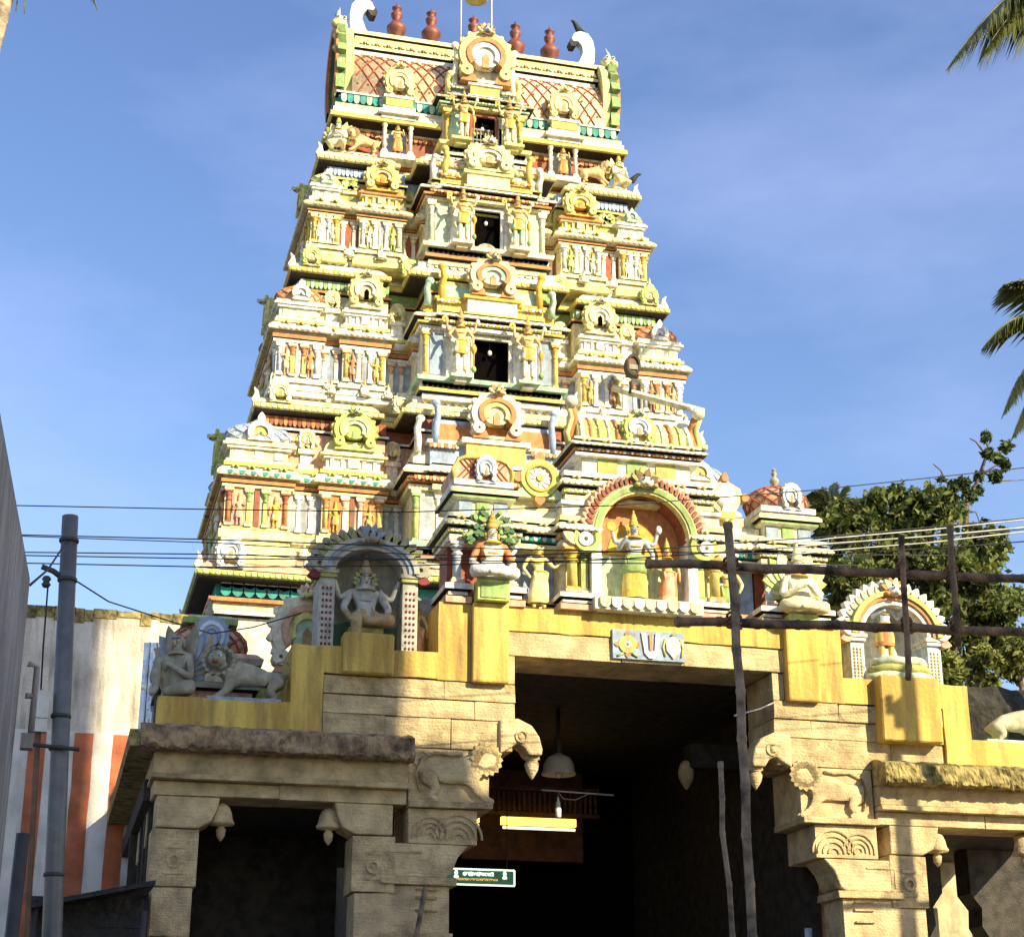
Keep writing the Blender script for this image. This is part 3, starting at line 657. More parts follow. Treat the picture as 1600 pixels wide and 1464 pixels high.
# base storey (tier 0): plain pale wall behind the gate
b = MB(); pl = plan_simple(4.9, 8.85, 1.6, .55)
b.mould(pl, [(.0, 0), (.0, 9.62), (.12, 9.63), (.12, 9.72), (.05, 9.73), (.05, 9.86), (.14, 9.88), (.14, 9.95), (.02, 9.97), (.02, 10.3)], ['ivory','brown','white','brown','cream','orange','orange','brown','teal']); b.build('base_storey_wall', TW)
b = MB()
for s in (-1, 1): petals(b, *((1.75, 4.85) if s > 0 else (-4.85, -1.75)), 8.82, 9.97, 10.2, .09, 'teal', 'teal', .2); petals(b, *((1.75, 4.85) if s > 0 else (-4.85, -1.75)), 8.83, 10.12, 10.24, .10, 'white', 'white', .2)
b.build('petal_frieze', TW, kind='stuff')
k = cornice(10.25, 5.32, 8.42, 1.62, .52, 'lime', 'salmon', 10.72, 'lemon')
small_kudus(k, 10.42, (-4.72, -1.78, 1.78, 4.72), 8.48, .5, .56, ('white','skyblue','white','white'))
tier(10.56, 10.72, 11.28, 12.0, 12.2, 12.5, 13.6, 4.86, 8.76, (3.70, 1.98, 3.10), 1.5, .58, 8.99, 4.22, C1)
k = cornice(13.6, 4.45, 8.72, 1.5, .42, 'lemon', 'cream', 14.05, 'cream')
small_kudus(k, 13.75, (-3.95, -1.62, 1.62, 3.95), 8.76, .42, .42, ('ivory','cream','ivory','lemon'))
tier(13.95, 14.05, 14.38, 15.05, 15.28, 15.55, 16.6, 4.05, 9.0, (3.21, 1.95, 2.78), 1.38, .55, 9.24, 3.62, C2)
k = cornice(16.6, 3.87, 9.0, 1.38, .40, 'yellow', 'ivory', 17.05, 'lemon')
small_kudus(k, 16.76, (-3.45, -1.5, 1.5, 3.45), 9.03, .36, .40, ('lime','lemon','lime','ivory'))
tier(16.95, 17.08, 17.36, 17.98, 18.12, 18.36, 19.24, 3.47, 9.25, (2.9, 1.65, 2.5), 1.22, .48, 9.43, 3.16, C3)
cornice(19.24, 3.40, 9.2, 1.22, .30, 'lemon', 'cream', 19.62, 'salmon')
# steep stucco scrolls down the visible corner edges (horn leaves at each cornice end)
b = MB(); b.prism([(0,0),(.22,.02),(.3,.16),(.2,.34),(.24,.5),(.1,.4),(.05,.2)], -.06, .06, 'ivory'); hm = b.mesh('corner_horn')
for W_, y_, z_ in ((5.32, 8.42, 10.36), (4.45, 8.72, 13.7), (3.87, 9.0, 16.7), (3.40, 9.2, 19.34)):
    for s in (-1, 1):
        for yy in (y_+.2, 2*YC-y_-.2):
            o = link('corner_horn', hm, TW, (s*(W_-.16), yy, z_), sc=(s*.6, 1, .72))

# ---- centre bay of each tier: door with guardians, eaves, big crowning gable
def post_mesh(h, c):
    b = MB(); b.tube([(0,0,0),(.0,-.02,h*.4),(.03,-.06,h*.7),(.0,-.10,h*.9),(-.07,-.12,h)], [.07,.07,.06,.06,.04], c, 6)
    b.ell((-.02,-.10,h*.98), (.09,.08,.08), c, 7, 5); return b.mesh('horn_post')
def centre(zs, zd, zt, zk, ztop, c, yf, yback, dw, C, door=True, kw=.92):
    """zs sill, zd door head, zt eave, zk gable base, ztop gable top; yf front plane of the bay"""
    b = MB(); yb = yback+.3
    b.mould([(-c, yf), (c, yf), (c, yb), (-c, yb)], [(-.02, zs-.42), (-.02, zs-.32), (.06, zs-.30), (.06, zs-.22), (.02, zs-.20), (.02, zs-.11), (.10, zs-.08), (.12, zs), (-.2, zs)], [C['e1'],'brown',C['e2'],'brown','white',C['sill'],C['sill'],'white'])
    for s in (-1, 1): b.box(*sorted((s*(dw+.10), s*(dw+.52))), yf-.33, yf, zs-.055, zs+.005, C['sill']); b.box(*sorted((s*(dw+.2), s*(dw+.42))), yf-.24, yf, zs-.12, zs-.055, C['e1']); sl_ = b.build('sill', TW); b = MB(); petals(b, -c, c, yf-.02, zs-.20, zs-.11, .04, 'white', C['e3'], .1); b.build('sill_petals', sl_, kind='stuff')
    b = MB()
    for s in (-1, 1):
        x0, x1 = (dw, c-.02) if s > 0 else (-c+.02, -dw); b.box(x0, x1, yf+.12, yb, zs, zt, C['wall'])
        xa, xb = (c-.42, c-.16) if s > 0 else (-c+.16, -c+.42); b.box(xa, xb, yf+.10, yf+.12, zs+.12, zd+.05, C['panel'])
    b.box(-dw, dw, yf+.12, yb, zd, zt, C['wall']); b.build('wall', TW)
    if door:
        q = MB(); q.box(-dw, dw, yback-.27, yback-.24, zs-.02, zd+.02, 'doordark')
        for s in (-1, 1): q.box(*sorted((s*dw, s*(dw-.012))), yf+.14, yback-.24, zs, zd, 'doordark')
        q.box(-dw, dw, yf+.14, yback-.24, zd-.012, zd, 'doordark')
        q.box(-dw-.06, -dw, yf+.06, yf+.30, zs, zd+.06, C['frame']); q.box(dw, dw+.06, yf+.06, yf+.30, zs, zd+.06, C['frame']); q.box(-dw, dw, yf+.06, yf+.30, zd, zd+.06, C['frame'])
        d = q.build('door_opening', TW); q = MB(); q.tube([(0, yf+.2, zd), (0, yf+.2, zd-.16)], .006, 'wire', 4); q.ell((0, yf+.2, zd-.21), (.045,.045,.055), 'bulb', 8, 5); q.build('hanging_bulb', d)
    pm = pilaster_mesh(zd+.1-zs, .09, C['col'], C['cap'], C['sill'], True); pw = pilaster_mesh(zd+.1-zs, .075, 'white', 'ivory', 'white')
    for s in (-1, 1):
        link('pilaster', pm, TW, (s*(c-.08), yf+.1, zs)); link('pilaster', pw, TW, (s*(c-.5), yf+.12, zs)); link('pilaster', pw, TW, (s*(dw+.11), yf+.12, zs))
    e = zt-zd-.1; z = zd+.1; pl = [(-c, yf+.1), (-c+.42, yf+.1), (-c+.42, yf), (c-.42, yf), (c-.42, yf+.1), (c, yf+.1), (c, yb), (-c, yb)]
    b = MB(); b.mould(pl, [(.0, z), (.06, z), (.06, z+e*.2), (.03, z+e*.22), (.10, z+e*.28), (.10, z+e*.45), (.05, z+e*.47), (.05, z+e*.55), (.18, z+e*.57), (.20, z+e*.66), (.13, z+e*.85), (.08, z+e*.93), (.08, z+e), (-.2, z+e)],
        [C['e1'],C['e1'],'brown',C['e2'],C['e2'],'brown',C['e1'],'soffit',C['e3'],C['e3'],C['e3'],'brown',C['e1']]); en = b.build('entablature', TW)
    b = MB(); petals(b, -c, c, yf-.10, z+e*.28, z+e*.44, .03, C['e2'], C['e1'], .07); petals(b, -c, c, yf-.19, z+e*.57, z+e*.66, .025, C['e3'], 'white', .12); b.build('dentils', en, kind='stuff')
    # attic: stepped blocks, horn posts, gable
    h = zk-zt; b = MB()
    b.box(-c+.05, c-.05, yf+.24, yb, zt, zt+h*.55, C['at1']); b.box(-c*.78, c*.78, yf+.14, yb, zt, zt+h*.8, C['at2']); b.box(-c*.82, c*.82, yf+.08, yb, zt+h*.8, zt+h*.92, C['at1'])
    b.box(-c*.36, c*.36, yf-.02, yf+.3, zt, zt+h*.82, C['at3']); b.box(-c*.42, c*.42, yf-.06, yf+.3, zt+h*.82, zk, C['at1'])
    b.box(-c*.42, c*.42, yf-.05, yf+.3, zt, zt+h*.14, C['at1'])
    b.box(-c*.74, c*.74, yf+.22, yb, zt+h*.92, zt+h*.92+(ztop-zk)*.42, C['at2'])
    b.box(-c*.72, c*.72, yf+.20, yf+.22, zt+h*.98, zt+h*.92+(ztop-zk)*.34, C['at4'])
    at_ = b.build('attic', TW); b = MB()
    petals(b, -c*.8, -c*.44, yf+.08, zt+h*.62, zt+h*.76, .03, C['e2'], C['e1'], .07); petals(b, c*.44, c*.8, yf+.08, zt+h*.62, zt+h*.76, .03, C['e2'], C['e1'], .07); b.build('dentils', at_, kind='stuff')
    pm = post_mesh((ztop-zk)*.62+h*.25, C['post'])
    for s in (-1, 1): link('horn_post', pm, at_, (s*c*.72, yf+.12, zt+h*.75), sc=(-s, 1, 1))
    me = kudu(kw, ztop-zk, C['kudu'], .15); link('gable_ornament', me, TW, (0, yf-.02, zk))
    mk = post_mesh(h*1.1, C['mak'])
    for s in (-1, 1): link('horn_post', mk, at_, (s*(c-.12), yf+.18, zt+h*.5), sc=(s, 1, 1))
CC1 = dict(wall='cream', panel='grey', frame='green', col='lime', cap='green', sill='mint', e1='cream', e2='orange', e3='ivory', at1='ivory', at2='skyblue', at3='yellow', at4='orange', post='skyblue', mak='white', kudu=('ivory','orange','lemon','cream'))
CC2 = dict(wall='white', panel='bluegrey', frame='ivory', col='yellow', cap='gold', sill='mint', e1='white', e2='yellow', e3='ivory', at1='gold', at2='yellow', at3='white', at4='mint', post='gold', mak='mint', kudu=('cream','orange','mint','ivory'))
CC3 = dict(wall='ivory', panel='palegreen', frame='white', col='palegreen', cap='ivory', sill='ivory', e1='cream', e2='orange', e3='white', at1='lemon', at2='yellow', at3='cream', at4='ivory', post='yellow', mak='white', kudu=('cream','lemon','white','cream'))
CC4 = dict(wall='cream', panel='mint', frame='redbrown', col='yellow', cap='gold', sill='lemon', e1='lemon', e2='mint', e3='cream', at1='white', at2='bluegrey', at3='yellow', at4='white', post='white', mak='lemon', kudu=('lemon','orange','paleblue','ivory'))
centre(11.0, 11.95, 12.55, 13.12, 14.2, 1.56, 8.08, 8.76, .015, CC1, False, .98)
centre(14.4, 15.33, 15.77, 16.2, 17.12, 1.36, 8.40, 9.0, .345, CC2)
centre(17.4, 18.32, 18.74, 19.15, 19.86, 1.22, 8.76, 9.25, .27, CC3)
centre(19.93, 20.69, 21.08, 21.42, 22.85, .86, 9.12, 9.6, .24, CC4, True, 1.15)
b = MB(); b.arch(0, 17.40, .02, .23, 0, PI, 8.90, 8.93, 'stat', 16); b.build('half_disc_screen', TW)
b = MB()
for i in range(6): b.box(-.2+i*.08-.009, -.2+i*.08+.009, 9.28, 9.30, 19.95, 20.45, 'steelpole')
b.box(-.23, .23, 9.275, 9.305, 20.42, 20.46, 'steelpole'); b.box(-.23, .23, 9.275, 9.305, 20.18, 20.21, 'steelpole'); b.build('door_grille', TW)

# ---- roof storey
b = MB(); b.mould(plan_rect(2.82, 9.66), [(.0, 19.5), (.0, 20.2), (.03, 20.21), (.03, 20.30), (.30, 20.34), (.34, 20.36), (.34, 20.46), (.28, 20.48), (.28, 20.60), (.24, 20.62), (.24, 20.72), (.16, 20.73), (.16, 20.95), (.22, 20.96), (.22, 21.02)],
     ['redbrown','brown','cream','soffit','yellow','yellow','brown','white','brown','cream','brown','teal','brown','white']); b.build('roof_storey_wall', TW)
b = MB(); petals(b, -2.78, 2.78, 9.655, 20.12, 20.24, .05, 'orange', 'redbrown', .1); b.build('bead_row', TW, kind='stuff')
b = MB(); petals(b, -2.95, 2.95, 9.47, 20.74, 20.94, .05, 'mint', 'teal', .13); b.build('petal_frieze', TW, kind='stuff')
def roofp(t):     # cross-section of the barrel roof, t 0..1 eave to ridge
    return (9.46+.46*t**1.6, 21.02+1.20*math.sin(t*PI/2*.96)+.0)
b = MB(); K = 10; n0 = len(b.v)
prof = [roofp(i/K) for i in range(K+1)]; prof += [(2*YC-.8-y, z) for y, z in prof[::-1]]
for x in (-2.72, 2.72): b.v += [(x, y, z) for y, z in prof]
k = len(prof)
for i in range(k-1): b.face((i, k+i, k+i+1, i+1), 'rooftile', True)
b.face(range(k), 'cream'); b.face(range(2*k-1, k-1, -1), 'cream'); roof = b.build('barrel_roof', TW)
b = MB()
for s in (-1, 1):
    i = -3.7
    while i < 3.7:
        pts = []
        for j in range(9):
            t = j/8; x = i+s*.9*(t-.5)*1.05; y, z = roofp(t)
            if -2.68 < x < 2.68: pts.append((x, y-.012, z+.004))
        if len(pts) > 2: b.tube(pts, .017, 'redbrown', 4, False)
        i += .26
b.build('roof_lattice', roof, kind='stuff')
b = MB()
i = -2.6
while i < 2.6:
    for r_ in range(4):
        t = .14+r_*.22; x = i+(.107 if r_ % 2 else 0); y, z = roofp(t); b.ell((x, y-.02, z), (.028,.02,.03), 'orange', 5, 3)
    i += .215
b.build('roof_bosses', roof, kind='stuff')
yr = 9.88; yrb = 2*YC-.8-yr
b = MB(); b.mould([(-2.62, yr), (2.62, yr), (2.62, yrb), (-2.62, yrb)], [(.04, 22.10), (.08, 22.12), (.08, 22.20), (.02, 22.22), (.02, 22.32), (.08, 22.34), (.08, 22.42), (.02, 22.44), (.02, 22.66), (.07, 22.68), (.07, 22.78), (-.1, 22.80)],
   ['white','white','brown','white','brown','cream','brown','lemon','brown','cream','cream']); rb = b.build('ridge_band', TW)
b = MB()
i = -2.55
while i < 2.5:
    b.arch(i+.12, 22.48, .05, .10, 0, PI, yr-.05, yr, 'cream', 8); b.ell((i+.12, yr-.04, 22.5), (.03,.03,.03), 'gold', 5, 3); i += .25
b.build('ridge_scrolls', rb, kind='stuff')
# bays on the roof storey: white posts with a standing figure and a gable on the eave
fm = kudu(.62, .86, ('lemon','cream','lemon','cream'), .10); pm = pilaster_mesh(.80, .085, 'white', 'ivory', 'white', True)
arms2 = [('l',(-.2,-.03,.64),(-.12,-.13,.6)),('r',(.2,-.03,.66),(.15,-.12,.76))]
fs = figure('devotee', arms2, 'stand', cscheme('skin','yellow'), skirt=('yellow','orange',.5), fem=True, sway=.015, hair='black')
for s in (-1, 1):
    x = s*1.76
    b = MB(); b.box(-.36, .36, 9.33, 9.7, 19.55, 19.66, 'white'); b.box(-.22, .22, 9.56, 9.6, 19.66, 20.42, 'grey')
    b.box(-.36, .36, 9.3, 9.7, 20.44, 20.52, 'white'); b.box(-.42, .42, 9.22, 9.7, 20.52, 20.60, 'ivory'); b.box(-.34, .34, 9.28, 9.7, 20.60, 20.72, 'white'); b.box(-.28, .28, 9.26, 9.7, 20.72, 20.9, 'yellow'); b.box(-.33, .33, 9.24, 9.7, 20.9, 20.96, 'white')
    q = b.build('roof_bay', TW, (x, 0, 0)); link('pilaster', pm, q, (-.27, 9.42, 19.66)); link('pilaster', pm, q, (.27, 9.42, 19.66)); link('gable_ornament', fm, q, (0, 9.30, 20.92))
for s, t in ((-1, 'left'), (1, 'right')):
    statue('attendant_statue', f'small painted figure in yellow skirt between white posts {t} of the top tower door', 'statue', (s*1.76, 9.40, 19.66), .68, fs, group='standing attendants below the tower roof')
lp = lion_parts('lion_gold', 'skin', 'tan')
statue('lion_statue', 'small golden lion lying below the tower roof, left of its centre', 'statue', (-2.42, 9.42, 19.6), .72, lp, rz=PI*.0, sc=(.72,.6,.72), group='golden lions below the tower roof')
statue('lion_statue', 'small golden lion lying below the tower roof, right of its centre', 'statue', (2.42, 9.42, 19.6), .72, lp, sc=(-.72,.6,.72), group='golden lions below the tower roof')
for s, t in ((-1, 'left'), (1, 'right')):
    statue('kneeling_statue', f'winged kneeling figure with joined hands on the {t} corner of the tower under the roof', 'statue', (s*2.98, 9.40, 19.6), 1.0, fig_pray(0), rz=s*R(22), group='kneeling figures at the tower roof corners')
# roof gable ends: ribbed horseshoe plates with a lion mask and horn
for s in (-1, 1):
    b = MB(); yc = YC-.4; n = 22
    def horse(rad, t):
        a = R(-55)+(R(290))*t; return (yc+rad*.74*math.cos(a), 21.85+rad*1.12*math.sin(a))
    for r0, r1, x0, x1, c_ in ((.0, .62, .10, .16, 'redbrown'), (.60, .80, .0, .10, 'lime'), (.78, .98, -.02, .14, 'lemon'), (.78, .99, .14, .30, 'darkgreen'), (.80, 1.0, .30, .36, 'orange')):
        base = len(b.v)
        for i in range(n+1):
            (ya, za), (y2, z2) = horse(r0, i/n), horse(r1, i/n)
            b.v += [(s*(2.72+x0), ya, za), (s*(2.72+x0), y2, z2), (s*(2.72+x1), y2, z2), (s*(2.72+x1), ya, za)]
        for i in range(n):
            for q in range(4): b.face((base+i*4+q, base+i*4+(q+1) % 4, base+(i+1)*4+(q+1) % 4, base+(i+1)*4+q), c_)
    for i in range(15):
        y0, z0 = horse(1.0, (i+.5)/15); y1, z1 = horse(1.13, (i+.9)/15); y2, z2 = horse(.96, (i+1)/15); y3, z3 = horse(.96, i/15)
        base = len(b.v); b.v += [(s*2.88, y3, z3), (s*2.88, y1, z1), (s*2.88, y2, z2), (s*3.06, y3, z3), (s*3.06, y1, z1), (s*3.06, y2, z2)]
        for q in ((0,1,2),(5,4,3),(0,3,4,1),(1,4,5,2)): b.face([base+j for j in q], 'green')
    g = b.build('roof_gable_end', TW)
    b = MB(); b.ell((s*2.96, yc-.25, 22.92), (.17,.22,.2), 'cream', 8, 6); b.ell((s*3.05, yc-.38, 22.85), (.12,.13,.10), 'lemon', 8, 5)
    b.tube([(s*2.95, yc-.2, 23.0), (s*3.0, yc-.2, 23.2), (s*2.95, yc-.15, 23.42)], [.09,.06,.01], 'bluegrey', 6)
    for k in (-1, 1): b.ell((s*2.96+k*.07, yc-.45, 22.98), (.05,.03,.05), 'eyewhite', 6, 4); b.ell((s*2.96+k*.07, yc-.475, 22.98), (.025,.02,.025), 'black', 5, 3)
    for i in range(4): b.ell((s*(3.0+.03*(i % 2)), yc-.35, 22.7-.14*i), (.08,.10,.09), ('bluegrey','cream')[i % 2], 6, 4)
    b.build('lion_mask', g)
    b = MB(); pts = [(.0,0),(.46,0),(.38,.08),(.24,.28),(.16,.50),(.18,.66),(.26,.76),(.38,.74),(.42,.82),(.36,.96),(.22,1.04),(.04,1.0),(-.07,.84),(-.11,.6),(-.10,.3)]
    b.prism([(-s*(x-.0) if True else 0, z) for x, z in pts], -.10, .10, 'paleblue'); b.build('crescent_finial', TW, (s*2.62, yc, 22.76))
    b = MB(); b.prism([(-s*x, z) for x, z in ((.26,.76),(.38,.75),(.44,.82),(.48,.72),(.44,.62),(.34,.62))], -.115, .115, 'black'); b.build('finial_hook', TW, (s*2.62, yc, 22.76))
b = MB(); finial_into(b, (0, 0, 0), 1.12, 'kalasam'); me = b.mesh('kalasam')
for x in (-1.70, -.94, .0, .94, 1.72): link('kalasam_finial', me, TW, (x, YC-.4, 22.74))
# light frame on the ridge
fr = thing('ridge_light_frame', 'thin steel frame with a hanging lamp above the middle of the tower roof', 'light frame', (0, YC-.4, 22.78))
for x in (-.34, .34):
    b = MB(); b.tube([(x, -.25, -.02), (x, -.25, 1.95)], .018, 'lampmetal', 6); b.build('post', fr)
b = MB(); b.tube([(-.34, -.25, 1.6), (.34, -.25, 1.6)], .015, 'lampmetal', 6); b.build('crossbar', fr)
b = MB(); b.lathe([(.02,.24),(.06,.2),(.10,.17),(.24,.12),(.26,.03),(.24,0)][::-1], (0, -.25, 1.30), 'lemon', 14); b.build('lamp', fr)
# birds
def bird(label, loc, rz):
    J = {'b':(0,0,.10,.055),'t':(.10,0,.08,.03),'u':(.19,0,.05,.018),'n':(-.05,0,.16,.04),'h':(-.08,0,.2,.034),'k':(-.14,0,.195,.010),'l':(0,.02,.02,.012)}
    me = skin('body', J, [('b','t'),('t','u'),('b','n'),('n','h'),('h','k'),('b','l')], 'b', lambda c: 'bird')
    link('crow', me, None, loc, label, 'bird', 'crows on the tower', rz=rz, sc=1.25)
bird('black crow perched on the white crescent finial at the right of the tower roof', (2.36, YC-.4, 23.82), R(20))
bird('black crow perched on the right corner of the topmost tower cornice', (3.28, 9.35, 19.66), R(160))
# guardians at the doors
for zs, y, x, h, v, nm in ((14.42, 8.22, .66, 1.16, 0, 'third window from the top'), (17.42, 8.58, .56, 1.04, 1, 'second window from the top'), (19.95, 8.94, .48, .96, 2, 'topmost window with the iron grille')):
    for s, t in ((-1, 'left'), (1, 'right')):
        statue('guardian_statue', f'gold-crowned guardian statue {t} of the tower\'s {nm}', 'statue', (s*x, y, zs+.06), h*.98, fig_guard(v), sc=(h*.92, h*.95, h*.98), group='tower door guardians')

# ================================================================== STONE GATE
GT = thing('stone_gateway', 'weathered stone gateway with yellow stepped parapet, carved brackets and dark central opening', 'gateway')
rg = random.Random(3)
def block(x0, x1, y0, y1, z0, z1, m='stone', name='stone_block', jit=.008, par=GT, bw=.008):
    b = MB(); b.box(x0, x1, y0+rg.uniform(-jit, jit), y1, z0, z1, m)
    for i, v in enumerate(b.v): b.v[i] = (v[0]+rg.uniform(-.006, .006), v[1]+rg.uniform(-.006, .006), v[2]+rg.uniform(-.006, .006))
    return bevel(b.build(name, par), bw, 2)
def course(x0, x1, z0, z1, cuts, s, m='stone', y0=0.0, y1=.9, gap=.0025):
    xs = [x0]+cuts+[x1]
    for a_, b_ in zip(xs, xs[1:]):
        lo, hi = (a_, b_) if s > 0 else (-b_, -a_); block(lo+gap, hi-gap, y0, y1, z0+gap, z1-gap, m)
def plaster(x0, x1, y0, y1, z0, z1, m='ochre'):
    b = MB(); b.box(x0, x1, y0, y1, z0, z1, m); return bevel(b.build('parapet', GT), .03, 2)
# parapet and lintel
b = MB(); hp_ = [(6.24,5.82),(6.24,6.20),(4.64,6.21),(4.64,6.95),(2.79,6.955),(2.79,7.625)]; lp_ = [(1.95,7.30),(1.95,6.60),(2.80,6.60),(2.80,6.61),(4.24,6.61),(4.24,5.83)]
rj = random.Random(8)
def wob(pts, m_=.22):
    out = []
    for (xa, za), (xb, zb_) in zip(pts, pts[1:]+pts[:1]):
        n_ = max(1, int(math.hypot(xb-xa, zb_-za)/m_))
        for i in range(n_): out.append((xa+(xb-xa)*i/n_+(rj.uniform(-.008, .008) if i else 0), za+(zb_-za)*i/n_+(rj.uniform(-.012, .012) if i else 0)))
    return out
b.prism(wob(hp_+[(-x, z) for x, z in hp_[::-1]]+[(-x, z) for x, z in lp_[::-1]]+lp_), -.04, .9, 'ochre'); bevel(b.build('parapet', GT), .02, 2)
block(-1.95, -.35, -.02, .9, 6.98, 7.296, 'stone', 'lintel_beam'); block(-.34, .52, -.02, .9, 6.98, 7.296, 'stone', 'lintel_beam'); block(.53, 1.95, -.02, .9, 6.98, 7.296, 'stone', 'lintel_beam')
b = MB()
for s in (-1, 1):
    course(1.77, 1.945, 6.60, 6.975, [], s); course(1.77, 4.235, 6.36, 6.595, [2.7, 3.5], s, 'stone2', -.02); course(1.77, 4.235, 6.12, 6.355, [2.3, 3.3], s)
    course(1.80, 4.235, 5.74, 6.115, [2.6, 3.45], s, 'stone2', .01); course(3.14, 4.7, 5.76, 5.83, [], s, y0=.02)
    # pendant head corbel reaching into the opening
    hc = MB(); pts = [(1.98,6.14),(1.74,6.16),(1.56,6.08),(1.46,5.94),(1.42,5.78),(1.43,5.70),(1.60,5.70),(1.66,5.80),(1.75,5.84),(1.84,5.78),(1.98,5.70)]
    hc.prism([(s*x, z) for x, z in pts], -.06, .30, 'stone'); bevel(hc.build('head_corbel', GT), .03, 2)
    hc = MB(); hc.lathe([(.10,.0),(.11,-.03),(.07,-.05),(.095,-.10),(.08,-.17),(.04,-.24),(.005,-.29)][::-1], (s*1.52, .12, 5.71), 'stone', 12); hc.build('pendant_bud', GT)
    hc = MB(); hc.ell((s*1.72, -.065, 5.93), (.05,.03,.05), 'stone2', 8, 5); hc.arch(s*1.70, 5.93, .06, .085, 0, 2*PI, -.08, -.05, 'stone', 14); hc.build('carved_eye', GT)
    # carved lion panel
    pb = block(*sorted((s*2.10, s*3.13)), .02, .9, 5.05, 5.735, 'stone', 'carved_panel')
    block(*sorted((s*2.08, s*3.14)), -.10, .9, 4.99, 5.07, 'stone2', 'panel_ledge')
    rl = lion_parts('lion_stone', 'stone', 'stone2')
    o = link('relief_lion', None, GT, (s*2.56, .0, 5.06), sc=(s*1.05, .45, 1.02))
    for n_, me in rl:
        if n_ != 'face': link('relief_'+n_, me, o)
    hc = MB(); hc.tube([(s*x, -.0, z) for x, z in ((2.98,5.2),(3.04,5.4),(2.98,5.6),(2.8,5.68),(2.6,5.66),(2.45,5.68))], .022, 'stone2', 6); hc.build('relief_scroll', GT)
    block(*sorted((s*2.26, s*3.13)), -.03, .9, 4.56, 4.985, 'stone', 'bracket_block')
    hc = MB()
    for q in range(4):
        hc.arch(s*2.5, 4.62, .06+q*.075, .085+q*.075, R(0), R(180), -.05, .0, 'stone2', 14); hc.arch(s*2.86, 4.66, .03+q*.06, .05+q*.06, R(-10), R(190), -.048, .0, 'stone2', 12)
    hc.build('carved_waves', GT)
    # gate pillar
    hc = MB(); hc.prism([(s*x, z) for x, z in ((2.36,4.555),(3.44,4.555),(3.44,4.15),(2.66,4.15),(2.58,4.2),(2.50,4.40))], -.02, .62, 'stone'); bevel(hc.build('pillar_capital', GT), .02, 2)
    block(*sorted((s*2.52, s*3.46)), -.06, .62, 4.06, 4.145, 'stone2', 'pillar_band'); block(*sorted((s*2.60, s*3.42)), .0, .6, 3.5, 4.055, 'stone', 'pillar_block'); block(*sorted((s*2.56, s*3.45)), -.04, .6, 3.42, 3.495, 'stone2', 'pillar_band')
    for z in (0, 1.15, 2.3): block(*sorted((s*2.60, s*3.42)), .0, .6, z+.005, z+1.14 if z < 2 else 3.415, 'stone', 'pillar_block')
    for z in (3.75, 3.9, 4.0): block(*sorted((s*2.75, s*3.02)), -.035, .02, z, z+.025, 'stone2', 'pillar_fillet', .002, bw=.004)
    hc = MB(); hc.box(*sorted((s*2.95, s*3.36)), -.035, .0, 4.44, 4.46, 'stone2'); hc.box(*sorted((s*3.34, s*3.36)), -.035, .0, 4.2, 4.44, 'stone2'); hc.build('carved_frame', GT)
    # side hall: mossy eave, beams, pillars, hanging bulbs
    from mathutils import noise as mn
    e = MB(); n = 190; x0, x1 = 3.14, 6.42; pf = [(.0,5.86),(-.10,5.85),(-.20,5.83),(-.30,5.80),(-.38,5.77),(-.40,5.74),(-.41,5.68),(-.42,5.62),(-.43,5.56),(-.42,5.52),(-.38,5.50),(-.28,5.50),(-.15,5.51),(.0,5.52)]; k = len(pf)
    for i in range(n+1):
        x = s*(x0+(x1-x0)*i/n)
        for q, (y, z) in enumerate(pf):
            v = Vector((x*3.1, y*5, z*5)); d_ = .03*mn.fractal(v, .8, 2.0, 5)+.028*mn.noise(v*5.3)+.016*mn.noise(v*13); d2 = .03*mn.noise(v*4.1+Vector((9,3,1)))+.014*mn.noise(v*15); e.v.append((x, y+d_ if 0 < q < k-1 else y, z+d2*.8))
    for i in range(n):
        for q in range(k): e.face((i*k+q, i*k+(q+1) % k, (i+1)*k+(q+1) % k, (i+1)*k+q), 'mossy' if s > 0 else 'weathered', False)
    e.face(range(k), 'mossy'); e.face(range(n*k, n*k+k), 'mossy'); e.build('mossy_eave', GT)
    block(*sorted((s*3.16, s*6.24)), -.14, .6, 5.26, 5.52, 'stone', 'beam'); block(*sorted((s*3.16, s*6.26)), -.18, .6, 5.19, 5.255, 'stone2', 'beam_fillet')
    block(*sorted((s*3.16, s*4.72)), -.03, .6, 5.02, 5.185, 'stone', 'lintel_beam'); block(*sorted((s*4.73, s*6.22)), -.03, .6, 5.02, 5.185, 'stone', 'lintel_beam')
    for xo, xi, d in ((6.17, 5.68, -1), (3.32, 3.78, 1)):
        lo, hi = sorted((s*xo, s*xi)); block(lo, hi, .0, .5, .0, 3.38, 'stone', 'pillar_block'); block(lo+.01, hi-.01, .0, .5, 3.39, 3.95, 'stone', 'pillar_block'); block(lo-.03, hi+.03, -.03, .53, 3.96, 4.62, 'stone2', 'pillar_block')
        hc = MB(); hc.prism([(s*x, z) for x, z in ((xo,5.015),(xo,4.64),(xi,4.64),(xi+d*.16,4.72),(xi+d*.22,4.86),(xi+d*.26,5.015))], -.02, .5, 'stone'); bevel(hc.build('bracket', GT), .02, 2)
        hc = MB(); hc.lathe([(.01,-.36),(.05,-.30),(.06,-.22),(.04,-.20),(.04,-.18),(.15,-.165),(.16,-.14),(.135,-.10),(.12,-.02),(.09,.05),(.03,.09)], (s*(xi+d*.30), .16, 4.88), 'stone', 14); hc.build('hanging_bud', GT)
        q = MB(); q.box(lo+.13, hi-.13, -.045, .0, 4.1, 4.14, 'stone'); q.box(lo+.13, hi-.13, -.045, .0, 4.4, 4.44, 'stone'); q.arch((lo+hi)/2, 4.26, .05, .09, 0, PI*2, -.05, .0, 'stone', 12); q.build('carved_flower', GT)
